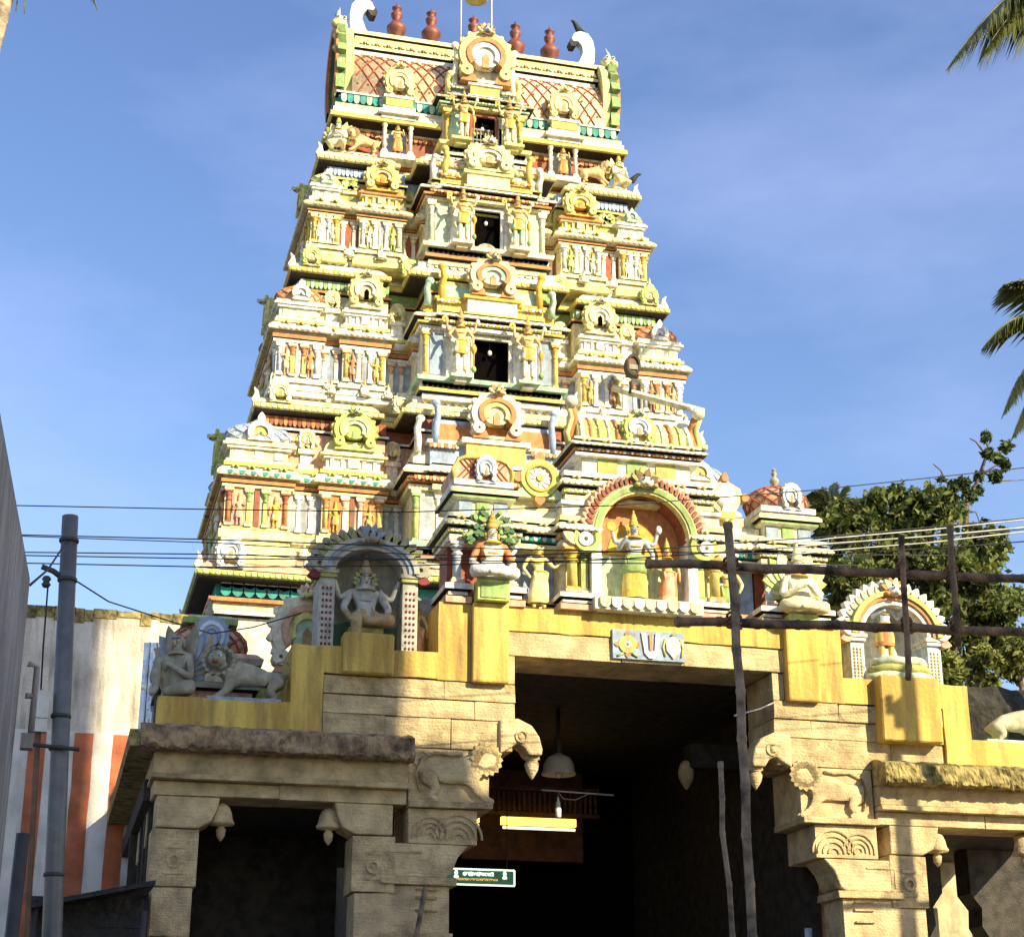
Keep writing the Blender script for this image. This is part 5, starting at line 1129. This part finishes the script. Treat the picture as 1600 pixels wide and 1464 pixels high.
# ================================================================== inside the gate
LP = thing('hanging_lamp', 'cream bell-shaped lamp hanging in the dark gate opening', 'lamp', (at(873, 1208, 3).x, 3, 6.03))
b = MB(); b.lathe([(.25,0),(.255,.02),(.235,.05),(.22,.16),(.17,.25),(.08,.29),(.05,.30),(.05,.32)], (0,0,0), 'lampmetal', 24); b.build('shade', LP)
b = MB(); b.lathe([(.055,.31),(.06,.34),(.06,.52),(.03,.56),(.03,.99)], (0,0,0), 'iron', 10); b.build('stem', LP)
b = MB(); b.ell((0, 0, .05), (.07,.07,.10), 'bulb', 10, 6); b.build('bulb', LP)
def tubelight(label, x0, x1, z, y):
    t = thing('tube_light', label, 'light', ((x0+x1)/2, y, z), 'yellow tube lights in the gate passage'); w_ = (x1-x0)/2
    b = MB(); b.box(-w_, w_, -.05, .05, -.06, .06, 'tubelight'); b.build('shade', t)
    b = MB(); b.tube([(-w_*.97, -.04, -.11), (w_*.97, -.04, -.11)], .022, 'tubewhite', 8); b.build('tube', t)
    b = MB(); b.box(-w_, w_, .0, .08, .062, .09, 'iron'); b.build('housing', t)
tubelight('long yellow tube light glowing in the gate passage below the railing', at(783, 1284, 6).x, at(899, 1288, 6).x, at(840, 1284, 6).z, 6)
tubelight('short yellow tube light end peeping from behind the left carved bracket', at(700, 1278, 6).x, at(748, 1280, 6).x, at(745, 1279, 6).z, 6)
RL = thing('wooden_railing', 'dark wooden railing with upright balusters inside the gate passage', 'railing', (-.6, 6.5, at(840, 1275, 6.5).z))
zb = 0; x0, x1 = at(742, 1255, 6.5).x+.6, at(935, 1255, 6.5).x+.6
b = MB(); b.box(x0, x1, -.04, .04, .0, .06, 'wood'); b.build('rail', RL); b = MB(); b.box(x0, x1, -.04, .04, .42, .48, 'wood'); b.build('rail', RL)
bm_ = MB(); bm_.lathe([(.018,.06),(.03,.12),(.018,.18),(.032,.26),(.018,.36),(.018,.42)], (0,0,0), 'wood', 8); bm_ = bm_.mesh('baluster')
for i in range(24): link('baluster', bm_, RL, (x0+.05+(x1-x0-.1)*i/23, 0, 0))
b = MB(); b.box(x0, x1, .9, 1.0, -.6, .9, 'wood'); b.build('backboard', RL)
HC = thing('cable_bulb', 'white bulb holder hanging by a cable from a thin rod in the gate', 'bulb', (at(872, 1255, 2.5).x, 2.5, at(872, 1245, 2.5).z))
b = MB(); b.tube([(-.24,0,.09),(.82,0,.06)], .012, 'lampmetal', 6); b.build('rod', HC)
b = MB(); b.tube([(.45,0,.06),(.25,.0,-.03),(.08,0,-.02),(.0,0,.08),(-.0,0,.0)], .006, 'wirepale', 5); b.build('cable', HC)
b = MB(); b.lathe([(.015,.0),(.02,-.06),(.03,-.07),(.035,-.14),(.045,-.16),(.045,-.27),(.03,-.29)][::-1], (0,0,0), 'bulb', 12); b.build('holder', HC)
SG = thing('lit_sign', 'small green lit sign with white script hanging in the dark passage', 'sign', (at(749, 1370, 5).x, 5, at(749, 1370, 5).z))
sw = (at(804, 1370, 5).x-at(694, 1370, 5).x)/2; sh = .115
b = MB(); b.box(-sw, sw, 0, .06, -sh, sh, 'signgreen'); b.build('board', SG)
b = MB()
for z in (-sh, sh): b.box(-sw, sw, -.01, .0, z-.012, z+.012, 'signlit')
for x in (-sw, sw): b.box(x-.012, x+.012, -.01, .0, -sh, sh, 'signlit')
b.build('border', SG)
rs_ = random.Random(5); b = MB(); x = -sw*.42
while x < sw*.42:           # rounded script letters
    r_ = rs_.uniform(.020, .028); b.arch(x, .045, r_*.45, r_*1.15, R(rs_.uniform(-60, 40)), R(rs_.uniform(220, 340)), -.012, -.002, 'signlit', 8); x += .042
    if rs_.random() < .45: b.box(x-.024, x-.014, -.012, -.002, .015, .08, 'signlit')
b.build('script_line', SG)
b = MB(); x = -sw*.62
while x < sw*.5:
    r_ = rs_.uniform(.015, .021); b.arch(x, -.035, r_*.5, r_, R(rs_.uniform(-60, 40)), R(rs_.uniform(220, 340)), -.012, -.002, 'signorange', 8); x += .034
b.build('script_line', SG)
b = MB(); b.lathe([(.03,0),(.04,.02),(.02,.05),(.03,.08),(.005,.13)], (sw*.72, -.01, -.02), 'signlit', 8, 1, .3); b.lathe([(.03,0),(.04,.02),(.02,.05),(.03,.08),(.005,.13)], (-sw*.66, -.01, -.02), 'signlit', 8, 1, .3); b.build('emblem', SG)
b = MB()
for x in (-sw*.8, sw*.8): b.tube([(x, .03, sh), (x, .03, 7.0-SG.location.z)], .008, 'iron', 5)
b.build('hanger', SG)
# inner bracket on the right, sunlit look of the bud put into its pale colour
b = MB(); b.lathe([(.02,-.20),(.07,-.12),(.11,-.04),(.12,.06),(.09,.16),(.04,.22)], (1.52, 2.7, 6.05), 'stone', 12); b.box(1.55, 2.5, 2.55, 2.85, 6.15, 6.5, 'darkshade'); b.build('inner_bracket', GT)
# right hall furnishings behind the pillars
b = MB(); b.box(3.52, 3.62, 2.9, 3.3, 0, 4.4, 'maroon'); b.build('painted_post', GT)
for x in (4.55, 6.0):
    b = MB(); b.prism([(x-.2,0),(x+.2,0),(x+.2,3.7),(x+.36,3.95),(x+.34,4.2),(x+.5,4.4),(x+.5,5.03),(x-.5,5.03),(x-.5,4.4),(x-.34,4.2),(x-.36,3.95),(x-.2,3.7)], 1.9, 2.3, 'darkshade'); b.build('inner_pillar', GT)
b = MB(); b.tube([(2.45, .8, 0), (2.45, .8, 3.75)], .05, 'paleblue', 10); b.build('painted_pipe', None, label='pale blue pipe standing beside the right gate pillar', cat='pipe')
b = MB(); b.tube([at(665,1385,-.1), at(650, 1464, -.1), Vector((at(650,1464,-.1).x-.1, -.15, .02))], .03, 'bamboopale', 7); b.build('leaning_stick', None, label='thin pale stick leaning on the left gate pillar', cat='stick')

# ================================================================== bamboo scaffold in front of the gate
YB = -5.0
def bamboo(label, pts, r, m='bamboo', ties=()):
    pts = [Vector(p) for p in pts]; o = pts[0].copy(); t = thing('bamboo_pole', label, 'bamboo pole', o, 'bamboo scaffold before the gate')
    L_ = sum((q-p).length for p, q in zip(pts, pts[1:])); fine = []; rr = []
    rb_ = random.Random(label)
    for p, q in zip(pts, pts[1:]):
        k = max(2, int((q-p).length/.42))
        for i in range(k):
            c_ = p.lerp(q, i/k)+Vector((rb_.uniform(-.012,.012), 0, rb_.uniform(-.012,.012))); d = (q-p).normalized()
            fine += [c_-d*.035, c_-d*.012, c_, c_+d*.012, c_+d*.035]; rr += [r, r*1.20, r*1.06, r*1.20, r]
    fine.append(pts[-1]); rr.append(r*.95)
    b = MB(); b.tube([f-o for f in fine], rr, m, 9); b.build('culm', t)
    for c_, ax in ties:
        c_ = Vector(c_)-o; b = MB()
        for k in range(5): b.tube([(c_.x+math.cos(a)*(r*1.5), c_.y+math.sin(a)*r*1.7, c_.z+(k-2)*.028+.03*math.sin(a+k)) for a in np.linspace(0, 2*PI, 11)], .016, 'rope', 5)
        b.build('rope_lashing', t)
    return t
A_ = [at(1015, 880, YB), at(1600, 905, YB)]; d = A_[1]-A_[0]; A_.append(A_[0]+d*2.1)
B_ = [at(1060, 970, YB+.1), at(1600, 987, YB+.1)]; d = B_[1]-B_[0]; B_.append(B_[0]+d*2.1)
bamboo('upper horizontal bamboo rail crossing before the niches', A_, .046)
bamboo('lower horizontal bamboo rail crossing before the yellow parapet', B_, .048)
v0, v1 = at(1138, 822, YB-.12), at(1175, 1464, YB-.12); g0 = v1+(v1-v0)*(v1.z/(v0.z-v1.z)); 
bamboo('tall upright bamboo pole standing before the gate opening', [v0, at(1157, 1080, YB-.12), v1, (g0.x, g0.y, 0)], .046, 'bamboopale', [(at(1142, 886, YB-.06), 0), (at(1147, 972, YB-.06), 0)])
bamboo('short upright bamboo stick lashed between the two rails, before the right niche', [at(1409, 842, YB-.1), at(1411, 920, YB-.1), at(1418, 1020, YB-.1), at(1419, 1062, YB-.1)], .032, 'bamboo', [(at(1410, 893, YB-.05), 0), (at(1417, 978, YB-.05), 0)])
bamboo('short upright bamboo stick lashed between the rails at the right edge, before the tree', [at(1486, 825, YB-.1), at(1490, 920, YB-.1), at(1498, 1010, YB-.1)], .034, 'bamboo', [(at(1488, 896, YB-.05), 0), (at(1494, 982, YB-.05), 0)])
s0, s1, s2 = at(1125, 1196, YB+.6), at(1130, 1300, YB+.6), at(1146, 1464, YB+.6); g1 = s2+(s2-s1)*(s2.z/(s1.z-s2.z))
bamboo('thin pale crooked stick standing left of the tall bamboo in the gate', [s0, s1, s2, (g1.x, g1.y, 0)], .028, 'bamboopale')
bamboo('upright bamboo pole holding the far right ends of the rails', [(5.6, YB-.1, 7.6), (5.6, YB-.1, 0)], .052, 'bamboopale')
# slack rope across the opening
b = MB(); p, q = at(1215, 1095, -.1), at(1148, 1118, YB); r_ = at(1040, 1165, 2.0); b.tube([p, p.lerp(q, .5)+Vector((0,0,-.02)), q], .010, 'wirepale', 5); b.build('rope', None, label='thin pale rope tied from the right gate jamb to the bamboo', cat='rope')

# ================================================================== poles and wires
LPx = at(75, 1464, -3).x
PO = thing('electric_pole', 'grey steel electric pole before the striped wall', 'electric pole', (-7.28, -3, 0))
b = MB(); b.tube([(0.08,0,0),(.06,0,2.6),(0,0,3.8),(-.16,0,7.42)], [.105,.10,.095,.085], 'steelpole', 14); b.build('shaft', PO)
for z, x in ((6.72,-.13),(7.15,-.15),(5.28,-.07),(4.95,-.06),(3.7,.0)):
    b = MB(); b.lathe([(.10,-.02),(.104,0),(.10,.02)], (x,0,z), 'iron', 14); b.build('clamp', PO)
b = MB(); b.tube([(-.12,0,6.70),(-.28,-.02,6.80),(-.40,-.02,6.84)], [.035,.03,.03], 'iron', 6); b.build('bracket_arm', PO)
b = MB(); b.lathe([(.03,0),(.05,.03),(.03,.06),(.05,.09),(.03,.12)], (-.34,-.02,6.62), 'iron', 8); b.build('insulator', PO)
b = MB(); b.box(-.36,-.20,-.10,.02,5.24,5.52,'lampmetal'); b.build('meter_box', PO)
b = MB(); b.box(-.36,-.20,-.09,.01,5.10,5.235,'lampmetal'); b.build('fuse_box', PO)
b = MB(); b.tube([(-.28,-.02,5.1),(-.24,-.02,4.0),(-.18,-.02,2.4),(-.15,-.02,0)], .03, 'brown', 8); b.build('conduit', PO)
b = MB(); b.tube([(-.32,-.02,6.62),(-.31,-.02,6.0),(-.29,-.02,5.5)], .010, 'wire', 5); b.build('cable', PO)
b = MB(); b.tube([(-.36,-.12,4.96),(.14,-.12,4.93)], .022, 'iron', 6); b.build('cross_bar', PO)
b = MB(); b.tube([at(18,1464,-3.4)+Vector((-.05,0,-3.1)), at(36,1302,-3.4)], .065, 'iron', 8); b.build('iron_post', None, label='short dark iron post at the bottom left corner', cat='post')
# pole beyond the right edge that shades the right pilaster and carries the wires
PX = thing('electric_pole', 'electric pole with cross-arm carrying the wires on the right', 'electric pole', (7.55, -6, 0))
b = MB(); b.tube([(0,0,0),(0,0,10.6)], [.13,.10], 'steelpole', 12); b.build('shaft', PX)
b = MB(); b.box(-.34,.10,-.04,.04,10.02,10.09,'iron'); b.box(-.20,-.06,-.08,.08,9.86,10.2,'iron'); b.build('cross_arm', PX); b = MB(); b.tube([(0,0,9.2),(.42,.0,9.42)], .05, 'iron', 6); b.build('cross_arm', PX)
for x, z in ((-.30,10.09),(.0,10.55)):
    b = MB(); b.lathe([(.03,0),(.07,.05),(.04,.09),(.07,.13),(.02,.18)], (x,0,z), 'lampmetal', 8); b.build('insulator', PX)
YA, YE = -2.5, -3.2
def wire(label, pxs, r=.0075, m='wire', ya=YA, ye=YE):
    n = len(pxs); P_ = []
    x_0, x_1 = pxs[0][0], pxs[-1][0]
    for (px, py) in pxs: P_.append(at(px, py, ya+(ye-ya)*(px-x_0)/(x_1-x_0)))
    d0 = P_[0]-P_[1]; P_.insert(0, P_[0]+d0*.8); d1 = P_[-1]-P_[-2]; P_.append(P_[-1]+d1*.6)
    b = MB(); b.tube(P_, r, m, 5); b.build('overhead_wire', None, label=label, cat='wire', group='overhead wires')
wire('topmost thin wire crossing the sky left of the tower', [(30,790),(330,796),(640,800),(960,790),(1270,766),(1600,731)], .007)
wire('upper wire of the second wire pair from the top', [(40,836),(330,843),(640,854),(960,862),(1300,866)])
wire('lower wire of the second wire pair from the top', [(40,838),(330,848),(640,866),(900,872)], .006)
wire('third wire from the top left of the tower', [(45,863),(330,866),(640,874),(960,880),(1200,882)])
wire('fourth wire from the top left of the tower', [(45,868),(330,873),(640,874.5),(960,862),(1300,838),(1600,810)])
wire('lowest wire left of the tower', [(47,880),(330,886),(640,884),(960,874),(1300,851),(1600,827)])
wire('uppermost pale wire before the big tree', [(1262,846),(1300,841),(1450,828),(1600,812)], .0085, 'wirepale', YE, YE-.4)
wire('middle pale wire before the big tree', [(1262,853),(1300,849),(1450,838),(1600,824)], .0085, 'wirepale', YE, YE-.4)
wire('lowest pale wire before the big tree', [(1262,864),(1300,860),(1450,848),(1600,831)], .0085, 'wirepale', YE, YE-.4)
wire('dark sagging wire before the right side of the tree', [(1380,861),(1450,857),(1530,852),(1600,846)], .009, 'wire', YE, YE-.4)
b = MB(); b.tube([at(115,905,-3), at(170,940,-1.5), at(270,972,.3), at(330,990,.5), at(395,980,.8), at(470,958,1.2)], .009, 'wire', 5); b.build('service_cable', None, label='slack cable running from the left pole to the corner figures', cat='wire')
b = MB(); b.tube([at(47,914,-9), at(75,890,-5), at(106,843,-3)], .010, 'wire', 5); b.build('service_cable', None, label='short cable from the grey building up to the left pole', cat='wire')

# ================================================================== left side: grey building, striped wall, sheet, awning
c0 = at(47, 905, -9); dv = Vector((math.sin(R(2.8)), math.cos(R(2.8)), 0)); nv = Vector((dv.y, -dv.x, 0))
GB = thing('grey_building', 'plain grey plastered building wall at the left edge', 'building', (c0.x, c0.y, 0))
b = MB(); h = c0.z; w_ = 5.0; ln = 9.5
pts = [Vector((0,0,0)), -dv*ln, -dv*ln-nv*w_, -nv*w_]
n = len(b.v); b.v += [(p.x,p.y,0) for p in pts]+[(p.x,p.y,h) for p in pts]
for q in ((0,1,5,4),(1,2,6,5),(2,3,7,6),(3,0,4,7),(4,5,6,7),(3,2,1,0)): b.face([n+i for i in q], 'greyplaster')
b.build('wall', GB)
b = MB(); q = -dv*.10+nv*.05; b.tube([(q.x,q.y,h-.62),(q.x+.06,q.y,h-.64),(q.x+.06,q.y,h-1.12)], .022, 'greyplaster', 7); b.tube([(q.x,q.y,h-.84),(q.x+.06,q.y,h-.84)], .02, 'greyplaster', 6); b.box(q.x-.0,q.x+.08,q.y-.05,q.y+.05,h-1.2,h-1.1,'greyplaster'); b.build('vent_pipe', GB)
WL = thing('striped_wall', 'tall temple compound wall painted with red and white stripes', 'wall', (-7, 6, 0)); WL.location = (0, 0, 0)
b = MB(); zt = 8.79; n = 60; base = len(b.v)
for i in range(n+1):
    x = -12+7.1*i/n; j = rg.uniform(-.035, .035)
    b.v += [(x, 6, 0), (x, 6, zt+j), (x, 6.5, zt+j*.5), (x, 6.5, 0)]
for i in range(n):
    for q in range(4): b.face((base+i*4+q, base+i*4+(q+1) % 4, base+(i+1)*4+(q+1) % 4, base+(i+1)*4+q), 'whitewash')
b.face(range(base, base+4), 'whitewash'); b.face(range(base+n*4, base+n*4+4), 'whitewash'); b.build('wall', WL)
b = MB()
x = -12
while x < -5:
    w_ = rg.uniform(.12, .4); b.box(x, x+w_+.01, 5.985, 6.52, zt-rg.uniform(.03, .22), zt+rg.uniform(.03, .06), 'mossy'); x += w_
b.build('broken_coping', WL, kind='stuff')
b = MB(); b.box(-12, -5.4, 5.992, 6.02, .8, 6.90, 'whitepaint'); b.build('white_dado', WL)
for x0, x1 in ((-7.80, -7.55), (-7.13, -6.85), (-6.56, -6.30), (-8.45, -8.18)):
    b = MB(); n = 14; base = len(b.v)
    for i in range(n+1):
        z = 1.0+(6.88-1.0)*i/n; j = rg.uniform(-.008, .008); b.v += [(x0+j, 5.985, z), (x1+j, 5.985, z)]
    for i in range(n): b.face((base+2*i, base+2*i+1, base+2*i+3, base+2*i+2), 'stripe')
    b.build('painted_stripe', WL)
ST = MB(); n = 8
for i in range(n+1):
    x = -.14+.28*i/n; ST.v += [(x, .03*math.sin(i*2.1), 0), (x, .03*math.sin(i*2.1+.4), 1.2)]
for i in range(n): ST.face((2*i, 2*i+1, 2*i+3, 2*i+2), 'steelsheet')
ST.face([0, 2*n, 2*n+1, 1], 'steelsheet')
ST.build('metal_sheet', None, (at(232,1138,2.5).x, 2.5, at(232,1140,2.5).z), label='shiny crumpled metal sheet standing beside the left hall roof', cat='metal sheet')
b = MB(); b.tube([(at(246,1090,.3).x, .3, 5.72), (at(246,1090,.3).x, .3, 6.28)], .035, 'iron', 8); b.build('down_pipe', None, label='short dark pipe at the left end of the parapet', cat='pipe')
AW = thing('tin_awning', 'dark sloping tin awning at the bottom left beside the stone hall', 'awning', (-6.8, -1, 0)); AW.location = (0, 0, 0)
p, q = at(85, 1412, -1), at(238, 1384, -1)
b = MB(); n0 = len(b.v); b.v += [(p.x-.3,-1.6,p.z-.07),(q.x,-1.6,q.z),(q.x,1.5,q.z+.1),(p.x-.3,1.5,p.z)]+[(p.x-.3,-1.6,p.z-.12),(q.x,-1.6,q.z-.05),(q.x,1.5,q.z+.05),(p.x-.3,1.5,p.z-.05)]
for f_ in ((0,1,2,3),(7,6,5,4),(0,4,5,1),(1,5,6,2),(2,6,7,3),(3,7,4,0)): b.face([n0+i for i in f_], 'tarp')
b.build('roof_sheet', AW)
for i in range(22):
    b = MB(); z = q.z-.14-i*.16; b.box(p.x-.3, q.x-.02, -1.0-.02*(i % 2), -.95, z-.155, z, 'tarp'); b.build('board', AW)
for x in (p.x-.2, q.x-.1):
    b = MB(); b.tube([(x,-1.5,0),(x,-1.5,p.z-.1)], .04, 'iron', 6); b.build('post', AW)
# right compound wall
b = MB(); base = 0; n = 40
for i in range(n+1):
    x = 2.9+11*i/n; j = rg.uniform(-.04, .04); b.v += [(x, 6, 0), (x, 5.9, 7.6), (x, 5.8+j, 8.1), (x, 6.0, 8.5+j), (x, 6.4, 8.5+j), (x, 6.5, 0)]
for i in range(n):
    for q in range(6): b.face((i*6+q, i*6+(q+1) % 6, (i+1)*6+(q+1) % 6, (i+1)*6+q), 'shademoss')
b.face(range(6), 'stone2'); b.face(range(n*6, n*6+6), 'stone2'); b.build('compound_wall', None, label='mossy compound wall at the right, tree shade put into its dark colour', cat='wall')

# ================================================================== trees and palms
def leaf_cloud(name, parent, blobs, n, size, mats, seed, jit=.5):
    r = np.random.default_rng(seed); w_ = np.array([bl[3]**2.2 for bl in blobs]); w_ /= w_.sum()
    ids = r.choice(len(blobs), n, p=w_); bl = np.array([list(x[:4]) for x in blobs])[ids]
    d = r.normal(size=(n, 3)); d /= np.linalg.norm(d, axis=1)[:, None]; rad = bl[:, 3]*(r.random(n)**.38)
    # clump: push towards sub-centres
    sub = r.normal(size=(len(blobs), 24, 3)); sub /= np.linalg.norm(sub, axis=2)[:, :, None]
    sc = sub[ids, r.integers(0, 24, n)]*(bl[:, 3]*.86*(.55+.5*r.random(n)))[:, None]
    c = bl[:, :3]+np.where((r.random(n) < .86)[:, None], sc+d*(bl[:, 3]*.25*r.random(n)**.5)[:, None], d*rad[:, None])
    a = r.normal(size=(n, 3)); a /= np.linalg.norm(a, axis=1)[:, None]; q = np.cross(a, r.normal(size=(n, 3))); q /= np.linalg.norm(q, axis=1)[:, None]
    s = size*(.45+1.1*r.random(n)**1.6)[:, None]
    V = np.stack([c-a*s, c+q*s*.45, c+a*s, c-q*s*.45], 1).reshape(-1, 3)
    me = bpy.data.meshes.new(name); me.from_pydata(V.tolist(), [], np.arange(4*n).reshape(n, 4).tolist())
    for m in mats: me.materials.append(MATS[m])
    mi = np.where(r.random(n) < .3, 1, 0); mi = np.where(r.random(n) < .14, 2, mi); me.polygons.foreach_set('material_index', mi.astype(np.int32)); me.update()
    return link(name, me, parent)
def tree(label, base, trunk, blobs, n, size, seed, mats=('leaf','leafdark','leafgold'), group=None):
    t = thing('leafy_tree', label, 'tree', base, group); bs = Vector(base); b = MB()
    top = Vector(trunk)-bs; b.tube([(0,0,0), top*.5+Vector((.15,0,0)), top], [.34,.26,.2], 'bark', 9)
    for x, y, z, r_ in blobs: b.tube([top, (top+Vector((x,y,z))-bs)*.5+Vector((0,0,-.2)), Vector((x,y,z))-bs], [.16,.09,.03], 'bark', 6)
    b.build('trunk', t)
    leaf_cloud('crown', t, [(x-bs.x, y-bs.y, z-bs.z, r_) for x, y, z, r_ in blobs], n, size, mats, seed); return t
def bl(px, py, Y, rpx):
    p = at(px, py, Y); return (p.x, p.y, p.z, rpx*(Y+21)/2700*1.06)
T1 = [bl(1320,830,13,55), bl(1390,810,13.5,62), bl(1340,920,12.5,58), bl(1455,800,13,50), bl(1470,880,12.5,66), bl(1400,900,13.5,70), bl(1540,850,13,46), bl(1540,930,12.5,62), bl(1480,970,13,70), bl(1560,1000,13,50), bl(1330,1000,13,60), bl(1420,1010,13,60), bl(1300,900,13,40), bl(1580,940,13.5,30)]
tree('big dense green tree behind the right niche', (10.6, 13.2, 0), (10.9, 13.1, 10.0), T1, 34000, .105, 11)
T2 = [bl(1535,1045,11,40), bl(1590,1030,11,40), bl(1480,1050,11,34), bl(1590,1130,9,30)]
tree('low bright shrub-like tree at the right edge above the mossy wall', (12.3, 11, 0), (12.3, 11, 8.6), T2, 7000, .09, 12, ('leafgold','leaf','leaf'))
# sparse tree whose leaf tufts stand against the sky
ST_ = thing('sparse_tree', 'sparse tree with bare branches and dark leaf tufts against the sky', 'tree', (12.6, 14, 0))
bs = Vector((12.6, 14, 0)); b = MB(); tufts = []
def pt(px, py): return at(px, py, 14)-bs
main = [Vector((0,0,0)), Vector((.1,0,8)), pt(1508,830), pt(1510,790), pt(1532,740), pt(1545,700), pt(1538,685)]
b.tube(main, [.28,.2,.09,.07,.05,.035,.02], 'bark', 7)
for br in ([(1510,795),(1490,775),(1480,755)], [(1518,770),(1495,765),(1478,790),(1470,800)], [(1530,745),(1555,728),(1572,722)], [(1535,735),(1555,752),(1600,750)], [(1540,715),(1565,705),(1572,690)], [(1540,710),(1525,690),(1515,685)], [(1508,800),(1525,800),(1530,815)], [(1490,775),(1470,735),(1458,725)], [(1508,815),(1480,815),(1465,830)]):
    b.tube([pt(*p) for p in br], [.035]+[.022]*(len(br)-2)+[.012], 'bark', 5)
b.build('trunk', ST_)
for px, py, r_ in ((1540,683,11),(1572,698,13),(1545,710,13),(1562,718,10),(1572,728,11),(1555,745,15),(1530,745,10),(1505,755,15),(1490,760,12),(1515,775,16),(1495,790,13),(1478,790,12),(1505,800,10),(1475,770,9),(1470,750,8),(1530,765,10)): 
    p = pt(px, py); tufts.append((p.x, p.y, p.z, r_*35/2700))
leaf_cloud('crown', ST_, tufts, 2200, .085, ('leafdark','leafdark','leaf'), 5)
def frond(b, base, tip, droop, n=84, ll=.75, w=.055, m='palm', seed=0):
    r = random.Random(seed); base = Vector(base); tip = Vector(tip); side = (tip-base).cross(Vector((0,0,1))).normalized()
    P_ = [base.lerp(tip, t)+Vector((0,0,droop*4*t*(1-t))) for t in np.linspace(0, 1, 14)]
    b.tube(P_, [.035*(1-.9*i/13)+.004 for i in range(14)], m, 5)
    for i in range(n):
        t = .12+.88*i/n; k = t*13; i0 = min(12, int(k)); p = P_[i0].lerp(P_[i0+1], k-i0); d = (P_[i0+1]-P_[i0]).normalized()
        for s in (-1, 1):
            l = ll*(math.sin(PI*min(1, t*.9+.12))**.6)*r.uniform(.8, 1.1)
            u = (side*s*.75+d*.75+Vector((0,0,-.25-r.random()*.35))).normalized(); e = p+u*l+Vector((0,0,-l*l*.25)); mid = p+u*l*.5+Vector((0,0,.01))
            q = d*w*.5; n0 = len(b.v); b.v += [tuple(p-q), tuple(p+q), tuple(mid+q*1.1), tuple(e), tuple(mid-q*1.1)]; b.face((n0,n0+1,n0+2,n0+3,n0+4), m)
def palm(label, base, crown, spec, Yp, seed, rest=9, ll=.75):
    t = thing('coconut_palm', label, 'palm tree', base, 'coconut palms'); bs = Vector(base); cr_ = Vector(crown); b = MB()
    P_ = [bs.lerp(cr_, k/16)-bs+Vector((.5*math.sin(k/16*PI), 0, 0)) for k in range(17)]; fine = []; rr = []
    for i in range(len(P_)-1):
        for f in (0, .25, .5, .75): fine.append(P_[i].lerp(P_[i+1], f)); rr.append((.17-.06*(i/16))*(1.06 if f in (0, .5) else .97))
    b.tube(fine+[P_[-1]], rr+[.1], 'palmtrunk', 10); b.build('trunk', t)
    r = random.Random(seed)
    for i, (px, py, dr) in enumerate(spec):
        b = MB(); frond(b, cr_-bs, at(px, py, Yp)-bs, dr, seed=seed+i, ll=ll); b.build('frond', t)
    for i in range(rest):
        a = r.uniform(-.7, .7)*1.4+(0 if i % 2 else .8); b = MB(); e = Vector((math.cos(a)*r.uniform(2, 3), math.sin(a)*r.uniform(2, 3), r.uniform(-1.6, 1.8))); frond(b, cr_-bs, cr_-bs+e, r.uniform(.2, .5), seed=seed+20+i); b.build('frond', t)
    return t
palm('tall coconut palm with fronds entering at the upper right', (10.5, 3, 0), at(1690, -60, 3), [(1478,112,.5),(1530,95,.35),(1590,60,.2)], 3, 40, 5, 1.15)
palm('coconut palm with fronds entering at the right edge, mid height', (9.6, 4, 0), at(1690, 520, 4), [(1533,548,.55),(1568,445,.35),(1565,655,.5),(1580,690,.3),(1598,600,.2)], 4, 60, 5, .8)
palm('palm top showing behind the lattice dome and the big tree', (9.6, 17, 0), at(1300, 815, 17), [(1268,770,.2),(1283,765,.1),(1300,758,.1),(1318,762,.1),(1262,800,.3),(1335,790,.3)], 17, 80, 0, .5)
palm('coconut palm trunk crossing the upper left corner', (-12.5, 2, 0), at(36, -110, 2), [(38,22,.25),(25,18,.2),(152,16,.6),(-60,-20,.4),(90,-160,.4)], 2, 90, 0, .5)

# ================================================================== unseen house added behind the viewpoint, outline shaped to shade the gate's left
HB = thing('shade_house', 'unseen stepped concrete house added behind the viewpoint to shade the gate', 'house', (4, -20, 0)); HB.location = (0, 0, 0)
for x0, x1, h in ((1.4, 10.3, 25.4), (10.3, 11.15, 18.1), (11.15, 15.0, 17.5)):
    b = MB(); b.box(x0+.005, x1-.005, -28, -20, 0, h, 'concrete'); b.build('wall', HB)
b = MB(); b.box(8.2, 11.9, -26, -21.5, 21.9, 22.4, 'concrete'); b.box(8.3, 11.8, -25.9, -21.6, 22.4, 27.2, 'concrete'); b.build('shade_box', HB)  # box added above the roof to shade the striped wall
for fl in range(7):
    for x in (2.4, 4.8, 7.2): 
        b = MB(); b.box(x, x+1.2, -20.0, -19.97, 1.2+fl*3.3, 2.6+fl*3.3, 'glass'); w__ = b.build('window', HB); b = MB(); b.box(x-.08, x+1.28, -20.0, -19.9, 1.12+fl*3.3, 1.2+fl*3.3, 'concrete'); b.build('sill', w__)
